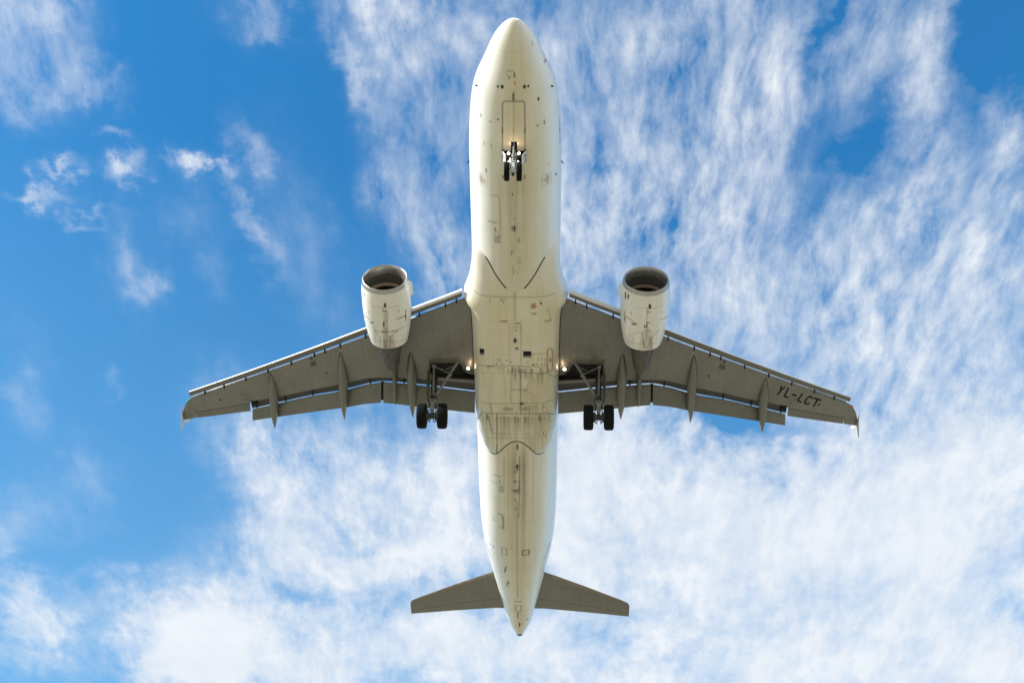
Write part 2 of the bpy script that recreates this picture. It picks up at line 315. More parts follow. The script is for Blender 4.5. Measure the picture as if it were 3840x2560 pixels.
MARKS = [
 ('d','f',[(-0.639,2.417)],(0.044,0.054),1,'k'),
 ('d','f',[(-0.464,2.407)],(0.065,0.079),1,'k'),
 ('d','f',[(0.434,2.401)],(0.065,0.079),1,'k'),
 ('d','f',[(0.591,2.4)],(0.044,0.054),1,'k'),
 ('d','f',[(0.003,2.87)],(0.027,0.033),1,'k'),
 ('d','f',[(-0.646,3.78)],(0.038,0.046),1,'k'),
 ('l','f',[(-0.255,1.775),(-0.01,1.765)],0.041,0.55,'b'),
 ('l','f',[(0.027,1.848),(0.027,1.998)],0.044,1,'k'),
 ('l','f',[(-0.186,1.988),(-0.187,2.069)],0.034,0.9,'k'),
 ('l','f',[(-0.303,1.832),(-0.256,1.962),(0.09,1.998)],0.024,0.3,'k'),
 ('l','f',[(0.049,2.186),(0.049,2.287)],0.058,0.9,'o'),
 ('l','f',[(-0.012,2.58),(-0.013,2.8)],0.034,0.6,'k'),
 ('d','f',[(-0.006,2.705)],(0.055,0.075),0.5,'k'),
 ('l','f',[(-0.472,4.325),(-0.459,3.101),(-0.426,3.01),(-0.356,2.97),(-0.007,2.96),(0.34,2.973),(0.419,3.013),(0.447,3.113),(0.448,4.319)],0.031,0.9,'k'),
 ('l','f',[(-0.007,2.96),(-0.015,4.295)],0.02,0.55,'k'),
 ('l','f',[(-1.371,3.765),(-1.373,3.9)],0.031,0.8,'k'),
 ('l','f',[(-1.007,3.953),(-0.928,3.951)],0.031,0.75,'k'),
 ('d','f',[(0.995,2.993)],(0.041,0.083),1,'k'),
 ('l','f',[(1.242,3.983),(1.242,4.137)],0.034,0.95,'k'),
 ('l','f',[(0.926,4.107),(1.006,4.108)],0.034,0.85,'k'),
 ('l','f',[(0.723,0.822),(0.764,0.965)],0.024,0.6,'k'),
 ('l','f',[(1.22,1.705),(1.275,1.784)],0.068,0.55,'r'),
 ('l','f',[(-0.8,0.957),(-0.762,0.853)],0.017,0.3,'k'),
 ('l','f',[(-0.572,1.072),(-0.161,1.073),(0.337,1.059)],0.017,0.16,'k'),
 ('l','f',[(-0.469,4.119),(-0.481,5.13)],0.031,0.9,'k'),
 ('l','f',[(0.449,4.113),(0.447,5.122)],0.031,0.9,'k'),
 ('l','f',[(-0.013,4.089),(-0.017,4.71)],0.02,0.5,'k'),
 ('l','f',[(1.867,4.389),(1.888,5.013)],0.02,0.55,'k'),
 ('l','f',[(1.885,4.81),(1.907,5.51)],0.02,0.55,'k'),
 ('l','f',[(-1.241,4.924),(-1.244,5.066)],0.027,0.7,'k'),
 ('l','f',[(-0.941,4.924),(-0.943,5.049)],0.027,0.6,'k'),
 ('d','f',[(-1.097,4.911)],(0.024,0.029),0.5,'k'),
 ('l','f',[(-1.184,6.14),(-1.188,6.306)],0.038,0.9,'k'),
 ('l','f',[(-1.57,6.512),(-1.193,6.4),(-1.171,6.465),(-1.181,6.97),(-1.223,7.014),(-1.562,7.054),(-1.57,6.512)],0.02,0.4,'b'),
 ('d','f',[(-1.414,6.737)],(0.082,0.225),0.5,'b'),
 ('d','f',[(-1.287,6.775)],(0.024,0.133),0.6,'r'),
 ('l','f',[(1.161,6.486),(1.21,6.432),(1.532,6.471),(1.526,6.969),(1.18,6.983),(1.156,6.929),(1.161,6.486)],0.024,0.5,'b'),
 ('d','f',[(1.385,6.7)],(0.082,0.216),0.5,'b'),
 ('d','f',[(1.251,6.716)],(0.024,0.112),0.5,'r'),
 ('d','f',[(1.75,6.74)],(0.044,0.054),0.8,'k'),
 ('d','f',[(0.434,6.34)],(0.031,0.1),0.8,'r'),
 ('d','f',[(-0.47,6.349)],(0.031,0.1),0.8,'r'),
 ('d','f',[(-0.079,7.138)],(0.024,0.083),0.8,'r'),
 ('l','f',[(1.443,5.995),(1.444,6.134)],0.024,0.45,'k'),
 ('l','f',[(-1.007,7.32),(-0.769,7.273),(-0.663,7.336),(-0.631,7.48),(-0.629,8.524),(-0.635,8.95),(-0.694,9.06),(-0.797,9.086)],0.024,0.55,'k'),
 ('l','f',[(-1.144,8.624),(-0.79,8.62)],0.041,0.6,'k'),
 ('d','f',[(-0.84,8.962)],(0.044,0.133),0.65,'b'),
 ('l','f',[(-0.867,9.164),(-0.871,9.616)],0.034,0.55,'k'),
 ('l','f',[(-0.811,9.324),(-0.812,9.598)],0.034,0.55,'k'),
 ('l','f',[(-0.755,9.211),(-0.757,9.583)],0.034,0.55,'k'),
 ('l','f',[(-0.7,9.197),(-0.702,9.569)],0.034,0.55,'k'),
 ('l','f',[(-0.645,9.166),(-0.647,9.557)],0.034,0.55,'k'),
 ('d','f',[(-0.012,8.326)],(0.034,0.033),0.5,'k'),
 ('d','f',[(-0.066,8.788)],(0.085,0.108),0.55,'k'),
 ('l','f',[(0.193,9.256),(0.192,9.471)],0.031,0.75,'k'),
 ('d','f',[(0.115,9.401)],(0.02,0.025),0.9,'k'),
 ('l','f',[(-0.146,10.13),(-0.144,9.915),(-0.07,9.912)],0.035,0.65,'k'),
 ('l','f',[(0.123,10.244),(0.223,10.249),(0.222,10.543),(0.122,10.538),(0.123,10.244)],0.023,0.5,'k'),
 ('l','f',[(-0.069,10.734),(-0.072,11.084)],0.038,0.45,'k'),
 ('l','f',[(0.195,10.694),(0.194,10.803)],0.023,0.5,'k'),
 ('l','f',[(0.138,10.953),(0.137,11.063)],0.027,0.5,'k'),
 ('l','a',[(-1.819,12.17),(-1.624,12.236),(-1.47,12.25),(-0.861,12.255),(0.007,12.247),(1.024,12.251),(1.476,12.25),(1.74,12.189)],0.027,0.5,'k'),
 ('l','a',[(-1.127,12.39),(-1.128,12.521)],0.027,0.5,'k'),
 ('l','a',[(-0.653,12.33),(-0.464,12.326),(-0.465,12.42),(-0.654,12.424),(-0.653,12.33)],0.019,0.4,'k'),
 ('l','a',[(-0.521,12.447),(-0.522,12.524)],0.031,0.8,'k'),
 ('d','a',[(-0.604,12.385)],(0.019,0.023),0.8,'k'),
 ('d','a',[(1.109,12.53)],(0.023,0.042),0.9,'k'),
 ('d','a',[(1.166,12.549)],(0.027,0.056),0.95,'k'),
 ('l','a',[(1.044,12.407),(1.157,12.414)],0.019,0.4,'k'),
 ('d','a',[(0.819,12.645)],(0.123,0.131),0.6,'r'),
 ('l','a',[(0.619,12.669),(1.008,12.676)],0.031,0.35,'r'),
 ('d','a',[(0.718,12.97)],(0.019,0.042),0.9,'k'),
 ('d','a',[(0.832,13.003)],(0.023,0.066),0.95,'k'),
 ('d','a',[(0.915,12.974)],(0.019,0.042),0.9,'k'),
 ('l','a',[(-0.648,13.365),(-0.355,13.36)],0.035,0.9,'k'),
 ('l','a',[(-0.565,13.436),(-0.432,13.434)],0.027,0.5,'k'),
 ('l','a',[(1.326,13.397),(1.592,13.421)],0.031,0.8,'k'),
 ('l','a',[(1.592,13.421),(1.462,12.817)],0.023,0.5,'k'),
 ('l','a',[(1.372,13.471),(1.524,13.487)],0.023,0.4,'k'),
 ('l','a',[(-0.185,13.487),(0.043,13.485)],0.019,0.4,'k'),
 ('l','a',[(0.043,13.476),(0.187,13.475)],0.042,0.85,'k'),
 ('l','a',[(-0.081,13.914),(-0.08,13.646),(0.232,13.644),(0.231,13.911)],0.023,0.4,'k'),
 ('d','a',[(0.049,13.814)],(0.023,0.056),0.9,'k'),
 ('l','a',[(-0.261,13.432),(-0.283,15.802)],0.019,0.4,'k'),
 ('l','a',[(0.26,13.384),(0.25,15.796)],0.023,0.5,'k'),
 ('l','a',[(-1.642,13.518),(-0.64,13.365)],0.019,0.25,'k'),
 ('l','a',[(-0.15,13.915),(-0.152,14.193)],0.019,0.4,'k'),
 ('l','a',[(-0.749,12.692),(-0.333,12.685)],0.015,0.2,'k'),
 ('l','a',[(-0.757,12.692),(-0.763,13.399)],0.015,0.2,'k'),
 ('l','a',[(0.977,11.836),(0.979,12.182)],0.019,0.3,'k'),
 ('l','a',[(1.21,11.82),(1.212,12.199)],0.019,0.25,'k'),
 ('l','a',[(0.016,14.814),(0.1,14.813)],0.085,0.95,'k'),
 ('l','a',[(-0.005,14.932),(0.111,14.931)],0.019,0.5,'k'),
 ('l','a',[(-0.833,15.409),(-0.835,15.552)],0.023,0.6,'k'),
 ('l','a',[(-0.713,15.389),(-0.715,15.532)],0.035,0.7,'k'),
 ('l','a',[(1.036,15.355),(1.037,15.498)],0.027,0.65,'k'),
 ('l','a',[(1.172,15.368),(1.172,15.535)],0.019,0.45,'k'),
 ('d','a',[(-0.415,15.478)],(0.046,0.056),0.45,'k'),
 ('d','a',[(-0.872,15.698)],(0.023,0.047),0.95,'k'),
 ('d','a',[(-0.631,15.688)],(0.023,0.047),0.95,'k'),
 ('d','a',[(-0.211,15.576)],(0.031,0.037),0.9,'k'),
 ('d','a',[(1.358,15.494)],(0.031,0.037),0.9,'k'),
 ('d','a',[(0.972,15.695)],(0.023,0.042),0.9,'k'),
 ('d','a',[(1.204,15.716)],(0.023,0.042),0.9,'k'),
 ('d','a',[(1.34,15.715)],(0.031,0.037),0.8,'k'),
 ('d','a',[(0.526,15.603)],(0.038,0.047),0.4,'k'),
 ('d','a',[(0.805,15.726)],(0.061,0.066),0.6,'k'),
 ('l','a',[(0.747,15.105),(1.402,15.156)],0.027,0.55,'k'),
 ('l','a',[(0.747,15.105),(0.774,15.414)],0.023,0.5,'k'),
 ('l','a',[(-1.012,15.183),(-1.021,15.733)],0.015,0.3,'k'),
 ('l','a',[(-1.012,15.183),(-0.315,15.158)],0.015,0.25,'k'),
 ('l','a',[(-1.699,15.953),(-1.023,15.829),(-0.283,15.792),(1.407,15.856)],0.031,0.6,'k'),
 ('l','a',[(1.447,15.016),(1.478,14.95),(1.563,14.951),(1.652,15.021),(1.68,15.114),(1.689,16.155),(1.655,16.216),(1.573,16.203),(1.482,16.139),(1.447,16.046),(1.447,15.016)],0.038,0.85,'r'),
 ('d','a',[(1.579,15.588)],(0.046,0.15),0.6,'r'),
 ('l','a',[(1.448,16.167),(1.429,16.297)],0.023,0.7,'b'),
 ('l','a',[(-1.298,15.864),(-1.023,15.844)],0.044,0.85,'k'),
 ('l','a',[(-0.147,15.83),(-0.149,16.143)],0.04,0.7,'k'),
 ('l','a',[(-0.019,15.853),(0.007,16.093)],0.028,0.5,'k'),
 ('l','a',[(0.145,15.827),(0.143,16.165)],0.04,0.8,'k'),
 ('l','a',[(0.123,16.15),(1.429,16.24)],0.032,0.65,'k'),
 ('l','a',[(1.429,16.24),(1.905,16.816)],0.024,0.5,'k'),
 ('l','a',[(-1.545,16.287),(-0.169,16.144)],0.02,0.35,'k'),
 ('l','a',[(0.233,15.947),(0.221,18.626)],0.036,0.8,'k'),
 ('l','a',[(-0.22,16.144),(-0.236,17.914)],0.024,0.55,'k'),
 ('l','a',[(-0.229,17.154),(0.452,17.162)],0.032,0.65,'k'),
 ('l','a',[(0.162,16.14),(0.157,17.165)],0.024,0.35,'k'),
 ('l','a',[(0.118,17.165),(0.113,17.91)],0.02,0.3,'k'),
 ('l','a',[(0.884,16.605),(0.649,16.721),(0.523,16.966),(0.57,17.261),(0.767,17.436)],0.024,0.4,'k'),
 ('d','a',[(0.452,17.172)],(0.04,0.039),0.7,'k'),
 ('d','a',[(0.452,17.286)],(0.024,0.058),0.5,'k'),
 ('l','a',[(-1.668,18.086),(-0.939,17.976),(-0.145,17.953),(0.886,17.938),(1.361,17.947),(1.717,17.91)],0.036,0.5,'k'),
 ('d','a',[(0.252,17.968)],(0.096,0.087),0.85,'k'),
 ('l','a',[(0.252,17.933),(0.43,17.957)],0.04,0.6,'k'),
 ('l','a',[(-0.514,18.295),(-0.338,18.292)],0.215,0.6,'b'),
 ('l','a',[(0.33,18.284),(0.505,18.283)],0.215,0.5,'b'),
 ('l','a',[(-0.187,18.239),(-0.188,18.367)],0.08,0.55,'b'),
 ('l','a',[(-2.004,19.786),(-1.599,18.676),(-1.271,18.607),(-0.469,18.565),(0.169,18.562),(1.444,18.585),(1.938,19.045)],0.036,0.75,'k'),
 ('l','a',[(-0.909,18.6),(-0.951,21.421)],0.044,0.7,'k'),
 ('l','a',[(-1.354,18.698),(-1.314,19.046),(-1.226,19.309),(-1.141,19.973)],0.12,0.42,'b'),
 ('l','a',[(-1.375,18.732),(-1.353,19.001)],0.04,0.7,'k'),
 ('l','a',[(-1.582,18.819),(-1.563,19.613)],0.028,0.5,'k'),
 ('l','a',[(-1.462,19.716),(-0.929,19.621)],0.02,0.45,'k'),
 ('d','a',[(-1.528,19.096)],(0.024,0.029),0.9,'k'),
 ('l','a',[(1.106,18.647),(1.565,18.743),(1.557,19.213)],0.024,0.6,'k'),
 ('l','a',[(1.114,18.648),(1.115,19.062)],0.044,0.8,'k'),
 ('d','a',[(1.347,18.976)],(0.024,0.044),0.8,'k'),
 ('d','a',[(1.508,19.087)],(0.02,0.029),0.8,'k'),
 ('l','a',[(1.109,20.23),(1.109,19.771),(1.432,19.854),(1.393,20.277)],0.02,0.4,'k'),
 ('l','a',[(1.283,19.902),(1.283,20.047)],0.032,0.9,'k'),
 ('d','a',[(1.178,20.142)],(0.024,0.039),0.9,'k'),
 ('d','a',[(1.365,20.182)],(0.024,0.039),0.9,'k'),
 ('l','a',[(-1.485,20.41),(0.073,20.254),(1.455,20.343)],0.024,0.5,'k'),
 ('l','a',[(-0.938,20.853),(-0.994,21.469)],0.048,0.6,'k'),
 ('l','a',[(-1.328,22.484),(-0.975,21.542)],0.056,0.5,'k'),
 ('l','a',[(0.926,18.215),(0.927,20.175)],0.028,0.3,'k'),
 ('d','f',[(0.048,20.871)],(0.044,0.204),0.9,'k'),
 ('d','f',[(0.04,22.074)],(0.048,0.126),0.9,'k'),
 ('l','f',[(-0.032,20.608),(-0.065,22.374)],0.028,0.45,'k'),
 ('l','f',[(0.147,21.459),(0.126,23.865)],0.032,0.7,'k'),
 ('d','f',[(0.039,22.264)],(0.032,0.068),0.4,'k'),
 ('l','f',[(-0.132,22.421),(-0.041,22.417),(-0.041,22.526),(-0.133,22.53),(-0.132,22.421)],0.028,0.65,'k'),
 ('l','f',[(-0.128,23.025),(-0.036,23.021),(-0.037,23.132),(-0.129,23.137),(-0.128,23.025)],0.028,0.65,'k'),
 ('l','f',[(-1.147,22.934),(-0.783,22.922)],0.04,0.65,'k'),
 ('l','f',[(-1.353,23.483),(-0.918,23.419),(-0.769,23.419),(-0.661,23.284),(-0.634,23.135),(-0.616,21.656)],0.024,0.45,'k'),
 ('d','f',[(-0.839,23.241)],(0.036,0.117),0.65,'b'),
 ('l','f',[(-0.856,23.558),(-0.858,23.957)],0.036,0.55,'k'),
 ('l','f',[(-0.792,23.53),(-0.793,23.928)],0.036,0.55,'k'),
 ('l','f',[(-0.723,23.503),(-0.724,23.9)],0.036,0.55,'k'),
 ('l','f',[(-0.655,23.478),(-0.656,23.875)],0.036,0.55,'k'),
 ('l','f',[(-0.264,23.668),(-0.032,23.659)],0.056,0.6,'k'),
 ('l','f',[(-0.108,23.708),(-0.11,23.867)],0.036,0.5,'k'),
 ('l','f',[(0.114,22.983),(0.103,24.767),(0.072,25.573)],0.036,0.75,'k'),
 ('l','f',[(-0.01,24.341),(-0.001,25.799),(-0.058,30.917),(-0.051,33.013)],0.031,0.65,'k'),
 ('l','f',[(-0.126,23.007),(-0.026,23.002),(-0.027,23.123),(-0.127,23.128),(-0.126,23.007)],0.031,0.6,'k'),
 ('l','f',[(-0.136,24.236),(-0.035,24.23),(-0.036,24.355),(-0.137,24.361),(-0.136,24.236)],0.031,0.6,'k'),
 ('l','f',[(-0.126,24.836),(-0.024,24.831),(-0.025,24.961),(-0.127,24.967),(-0.126,24.836)],0.031,0.6,'k'),
 ('l','f',[(-0.167,23.683),(-0.056,23.676)],0.071,0.75,'k'),
 ('l','f',[(-0.961,25.511),(-0.804,25.502),(-0.734,25.657),(-0.737,26.502)],0.066,0.6,'k'),
 ('l','f',[(-0.737,26.502),(-0.953,26.5)],0.051,0.55,'k'),
 ('l','f',[(-0.673,25.445),(-0.685,26.558)],0.026,0.5,'k'),
 ('l','f',[(-1.233,25.894),(-1.202,26.175),(-1.051,26.099)],0.031,0.5,'k'),
 ('l','f',[(-1.492,28.522),(-1.265,28.377),(-1.271,28.596)],0.041,0.55,'k'),
 ('l','f',[(-0.843,28.201),(-0.585,28.141),(-0.569,28.736),(-0.823,28.775),(-0.843,28.201)],0.046,0.65,'k'),
 ('l','f',[(0.254,28.187),(0.595,28.222),(0.583,28.678),(0.25,28.656),(0.254,28.187)],0.061,0.85,'k'),
 ('l','f',[(0.364,28.318),(0.521,28.362)],0.036,0.6,'k'),
 ('l','f',[(0.442,28.366),(0.478,28.565)],0.031,0.5,'k'),
 ('l','f',[(-0.644,29.87),(-0.723,30.526)],0.066,0.9,'k'),
 ('d','f',[(-0.895,30.536)],(0.031,0.037),0.9,'k'),
 ('l','f',[(-1.703,28.804),(-1.58,29.452),(-1.462,29.898)],0.036,0.8,'k'),
 ('l','f',[(1.656,28.63),(1.527,29.234),(1.406,29.815)],0.036,0.8,'k'),
 ('l','f',[(-0.208,33.467),(0.128,33.442)],0.071,0.95,'k'),
 ('l','f',[(-0.186,33.904),(0.124,33.884),(0.1,34.528),(-0.195,34.555),(-0.186,33.904)],0.046,0.7,'k'),
 ('l','f',[(-0.328,33.92),(-0.187,33.963)],0.031,0.5,'k'),
 ('l','f',[(0.123,33.895),(0.348,33.887)],0.031,0.5,'k'),
 ('l','f',[(-0.707,34.278),(-0.252,34.551),(0.202,34.522),(0.753,34.608)],0.026,0.3,'k'),
 ('l','f',[(-0.072,34.672),(-0.08,35.308)],0.056,0.9,'k'),
 ('l','f',[(0.058,34.703),(0.055,35.001)],0.031,0.6,'k'),
 ('d','f',[(0.464,35.663)],(0.066,0.056),1,'k'),
 ('l','f',[(-0.093,35.469),(0.05,35.484)],0.026,0.5,'k'),
 ('l','f',[(-0.041,35.879),(0.045,35.902)],0.026,0.5,'k'),
 ('l','f',[(-0.134,36.374),(0.011,36.352)],0.026,0.4,'k'),
 ('l','f',[(0.072,36.041),(0.071,36.166)],0.031,0.6,'k'),
]

NACELLE_MARKS = {
 -1: [
  ('l',[(0.081,0.683),(0.071,0.85)],0.099,0.95,'k'),
  ('l',[(-0.028,0.849),(-0.042,1.079)],0.02,0.6,'k'),
  ('l',[(-0.043,1.09),(0.112,1.089)],0.033,0.9,'k'),
  ('l',[(-0.053,1.635),(0.097,1.633)],0.03,0.85,'k'),
  ('l',[(-0.045,1.705),(-0.058,1.909)],0.053,0.95,'k'),
  ('l',[(-0.078,2.074),(0.073,2.072)],0.03,0.85,'k'),
  ('l',[(-0.158,2.233),(0.095,2.226)],0.059,0.7,'k'),
  ('l',[(-0.146,2.71),(0.032,2.699)],0.026,0.6,'k'),
  ('l',[(-0.16,3.077),(0.028,3.065)],0.03,0.7,'k'),
  ('l',[(0.08,1.081),(-0.085,3.275)],0.192,0.33,'b'),
  ('l',[(0.157,1.163),(0.053,2.77)],0.026,0.4,'b'),
  ('l',[(-0.506,0.886),(-0.18,0.876),(0.069,0.888),(0.382,0.904),(0.741,0.953)],0.02,0.4,'k'),
  ('l',[(-0.595,2.252),(-0.243,2.217),(0.097,2.198),(0.507,2.184),(0.961,2.166)],0.026,0.6,'k'),
  ('l',[(-0.901,2.936),(-0.338,2.845),(0.082,2.828),(0.604,2.916),(1.043,3.066)],0.02,0.4,'k'),
  ('l',[(0.189,2.53),(0.576,2.255)],0.03,0.55,'k'),
  ('l',[(0.189,2.53),(0.169,2.777)],0.046,0.65,'k'),
  ('l',[(-0.506,2.236),(-0.293,2.576),(-0.263,2.846)],0.026,0.4,'k'),
  ('l',[(-0.066,2.774),(-0.11,3.279)],0.145,0.45,'b'),
  ('l',[(0.173,2.733),(0.145,3.284)],0.099,0.45,'b'),
  ('l',[(-0.274,2.756),(-0.302,3.294)],0.053,0.35,'b'),
  ('l',[(-0.613,1.847),(-0.446,2.217)],0.046,0.4,'b'),
  ('l',[(0.312,2.242),(0.507,2.209)],0.099,0.4,'b'),
  ('l',[(-0.714,1.848),(-0.571,1.788)],0.086,0.6,'k'),
  ('l',[(-1.226,1.733),(-1.075,1.682),(-0.684,1.678)],0.03,0.8,'r'),
  ('l',[(0.567,1.586),(0.864,1.596),(1.104,1.613)],0.033,0.9,'r'),
  ('d',[(1.067,1.415)],(0.046,0.121),0.55,'r'),
  ('d',[(1.046,1.691)],(0.043,0.165),0.9,'r'),
  ('d',[(1.001,1.903)],(0.03,0.088),0.4,'k'),
  ('l',[(0.692,1.118),(0.672,1.266)],0.026,0.6,'k'),
  ('l',[(-0.759,1.215),(-0.78,1.385)],0.023,0.45,'k'),
  ('l',[(-1.154,0.468),(-1.182,0.651)],0.059,0.55,'k'),
  ('d',[(-0.98,0.5)],(0.03,0.077),0.9,'k'),
  ('d',[(-1.26,1.839)],(0.023,0.088),0.6,'r'),
 ],
 1: [
  ('l',[(-1.116,0.383),(-1.087,0.629)],0.092,0.85,'k'),
  ('d',[(-0.911,0.455)],(0.05,0.116),1,'k'),
  ('l',[(0.128,0.649),(0.137,0.815)],0.106,0.95,'k'),
  ('l',[(0.023,1.033),(0.179,1.042)],0.03,0.85,'k'),
  ('l',[(0.028,1.584),(0.196,1.599)],0.033,0.9,'k'),
  ('l',[(0.048,1.666),(0.059,1.858)],0.053,0.95,'k'),
  ('l',[(0.041,2.011),(0.191,2.02)],0.033,0.85,'k'),
  ('l',[(-0.041,3.012),(0.151,3.02)],0.033,0.8,'k'),
  ('l',[(0.034,0.809),(0.065,2.605)],0.026,0.5,'k'),
  ('l',[(-0.133,2.171),(-0.025,2.883)],0.04,0.5,'b'),
  ('l',[(-0.596,0.861),(-0.15,0.836),(0.112,0.841),(0.534,0.851),(0.784,0.863)],0.02,0.35,'k'),
  ('l',[(-0.486,2.294),(-0.316,2.177),(0.047,2.138),(0.711,2.152)],0.02,0.35,'k'),
  ('l',[(-0.057,2.625),(-0.011,2.952)],0.079,0.5,'b'),
  ('l',[(0.272,2.49),(0.361,3.205)],0.139,0.38,'b'),
  ('l',[(0.29,2.495),(0.672,2.168)],0.03,0.45,'k'),
  ('l',[(0.29,2.495),(0.288,2.724)],0.04,0.5,'b'),
  ('l',[(-0.594,1.768),(-0.455,1.723)],0.119,0.65,'k'),
  ('d',[(-1.103,1.421)],(0.043,0.121),0.6,'r'),
  ('l',[(-1.084,1.545),(-0.84,1.576),(-0.567,1.596)],0.03,0.8,'r'),
  ('d',[(-1.057,1.713)],(0.043,0.165),0.9,'r'),
  ('d',[(-1.028,1.905)],(0.03,0.088),0.35,'k'),
  ('l',[(0.674,1.584),(0.956,1.609),(1.204,1.653)],0.03,0.8,'r'),
  ('d',[(1.217,1.752)],(0.02,0.088),0.6,'r'),
  ('d',[(-0.909,2.356)],(0.036,0.094),0.8,'w'),
  ('l',[(-0.758,2.885),(-0.386,2.845),(0.088,2.833),(0.708,2.914)],0.02,0.35,'k'),
  ('l',[(-0.704,1.172),(-0.699,1.331)],0.023,0.5,'k'),
  ('l',[(0.75,1.103),(0.758,1.243)],0.023,0.5,'k'),
  ('l',[(0.082,2.161),(0.152,3.031)],0.396,0.15,'b'),
 ],
}

# ------------------------------------------------------------------ materials
def material(name):
    m = bpy.data.materials.new(name); m.use_nodes = True
    t = m.node_tree
    p = next(n for n in t.nodes if n.type == 'BSDF_PRINCIPLED')
    return m, Nodes(t), p

def obj_coord(N, scale=(1, 1, 1)):
    c = N.n.new('ShaderNodeTexCoord')
    return N.vec('MULTIPLY', c.outputs['Object'], scale)

def simple(name, col, rough=.5, metal=0.0, var=.12, scale=6.0, stretch=(1, 1, 1), coat=0.0):
    """one-colour surface with a little uneven wear in colour and gloss"""
    m, N, p = material(name)
    f = N.noise(obj_coord(N, stretch), scale, 5, .6)
    k = N.map(f, .3, .7, 1 - var, 1 + var)
    c = N.vec('MULTIPLY', tuple(col), N_comb(N, k))
    N.l.new(c, p.inputs['Base Color'])
    N.l.new(N.map(f, .3, .7, max(rough - .07, .02), min(rough + .09, 1)), p.inputs['Roughness'])
    p.inputs['Metallic'].default_value = metal
    p.inputs['Coat Weight'].default_value = coat
    return m

def N_comb(N, k):
    c = N.n.new('ShaderNodeCombineXYZ')
    for i in range(3): N.put(c.inputs[i], k)
    return c.outputs[0]

def painted(name, rough=.3, coat=.25):
    """aircraft paint: colour and soiling stored per vertex, fine airflow streaks on top"""
    m, N, p = material(name)
    a = N.n.new('ShaderNodeAttribute'); a.attribute_name = 'paint'
    s1 = N.noise(obj_coord(N, (9, .45, 9)), 2.2, 6, .62)
    s2 = N.noise(obj_coord(N, (1, .6, 1)), 1.6, 5, .6)
    k = N.math('MULTIPLY', N.map(s1, .3, .7, .975, 1.02), N.map(s2, .3, .7, .965, 1.025))
    c = N.vec('MULTIPLY', a.outputs['Color'], N_comb(N, k))
    N.l.new(c, p.inputs['Base Color'])
    N.l.new(N.map(N.math('ADD', s1, s2), .7, 1.3, rough - .06, rough + .14), p.inputs['Roughness'])
    p.inputs['Coat Weight'].default_value = coat
    p.inputs['Coat Roughness'].default_value = .12
    b = N.n.new('ShaderNodeBump'); b.inputs['Strength'].default_value = .06; b.inputs['Distance'].default_value = .05
    N.l.new(N.noise(obj_coord(N, (1, .5, 1)), 1.8, 3), b.inputs['Height'])
    N.l.new(b.outputs[0], p.inputs['Normal'])
    return m

def wing_paint(name, col, rough=.42):
    m, N, p = material(name)
    co = obj_coord(N)
    big = N.noise(co, .55, 6, .6)
    st = N.noise(obj_coord(N, (3.2, .5, 3.2)), 1.5, 7, .62)
    k = N.math('MULTIPLY', N.map(big, .3, .7, .86, 1.13), N.map(st, .28, .72, .9, 1.1))
    c = N.vec('MULTIPLY', tuple(col), N_comb(N, k))
    # pale scuffs running along the spars
    sc = N.noise(obj_coord(N, (.35, 2.6, 1)), 1.9, 8, .7, .4)
    c = N.mix(N.map(sc, .61, .76, 0, .34), c, (.30, .26, .21, 1))
    mot = N.noise(co, 7, 5, .7)
    c = N.vec('MULTIPLY', c, N_comb(N, N.map(mot, .3, .7, .86, 1.14)))
    # faint rib and spar lines
    sx = N.n.new('ShaderNodeSeparateXYZ'); N.l.new(co, sx.inputs[0])
    ax = N.math('ABSOLUTE', sx.outputs[0])
    rib = N.math('ABSOLUTE', N.math('SUBTRACT', N.math('FRACT', N.math('MULTIPLY', ax, .62)), .5))
    c = N.mix(N.map(rib, .0, .012, .13, 0), c, (.05, .045, .035, 1))
    sw = N.math('SUBTRACT', sx.outputs[1], N.math('MULTIPLY', ax, .44))
    spar = N.math('ABSOLUTE', N.math('SUBTRACT', N.math('FRACT', N.math('MULTIPLY', sw, .8)), .5))
    c = N.mix(N.map(spar, .0, .014, .10, 0), c, (.05, .045, .035, 1))
    N.l.new(c, p.inputs['Base Color'])
    N.l.new(N.map(st, .3, .7, rough - .1, rough + .12), p.inputs['Roughness'])
    p.inputs['Coat Weight'].default_value = .3; p.inputs['Coat Roughness'].default_value = .22
    return m

def lamp_glass(name, strength, col=(1, .86, .68)):
    m, N, p = material(name)
    p.inputs['Base Color'].default_value = (.8, .8, .8, 1)
    p.inputs['Emission Color'].default_value = col + (1,)
    p.inputs['Emission Strength'].default_value = strength
    return m

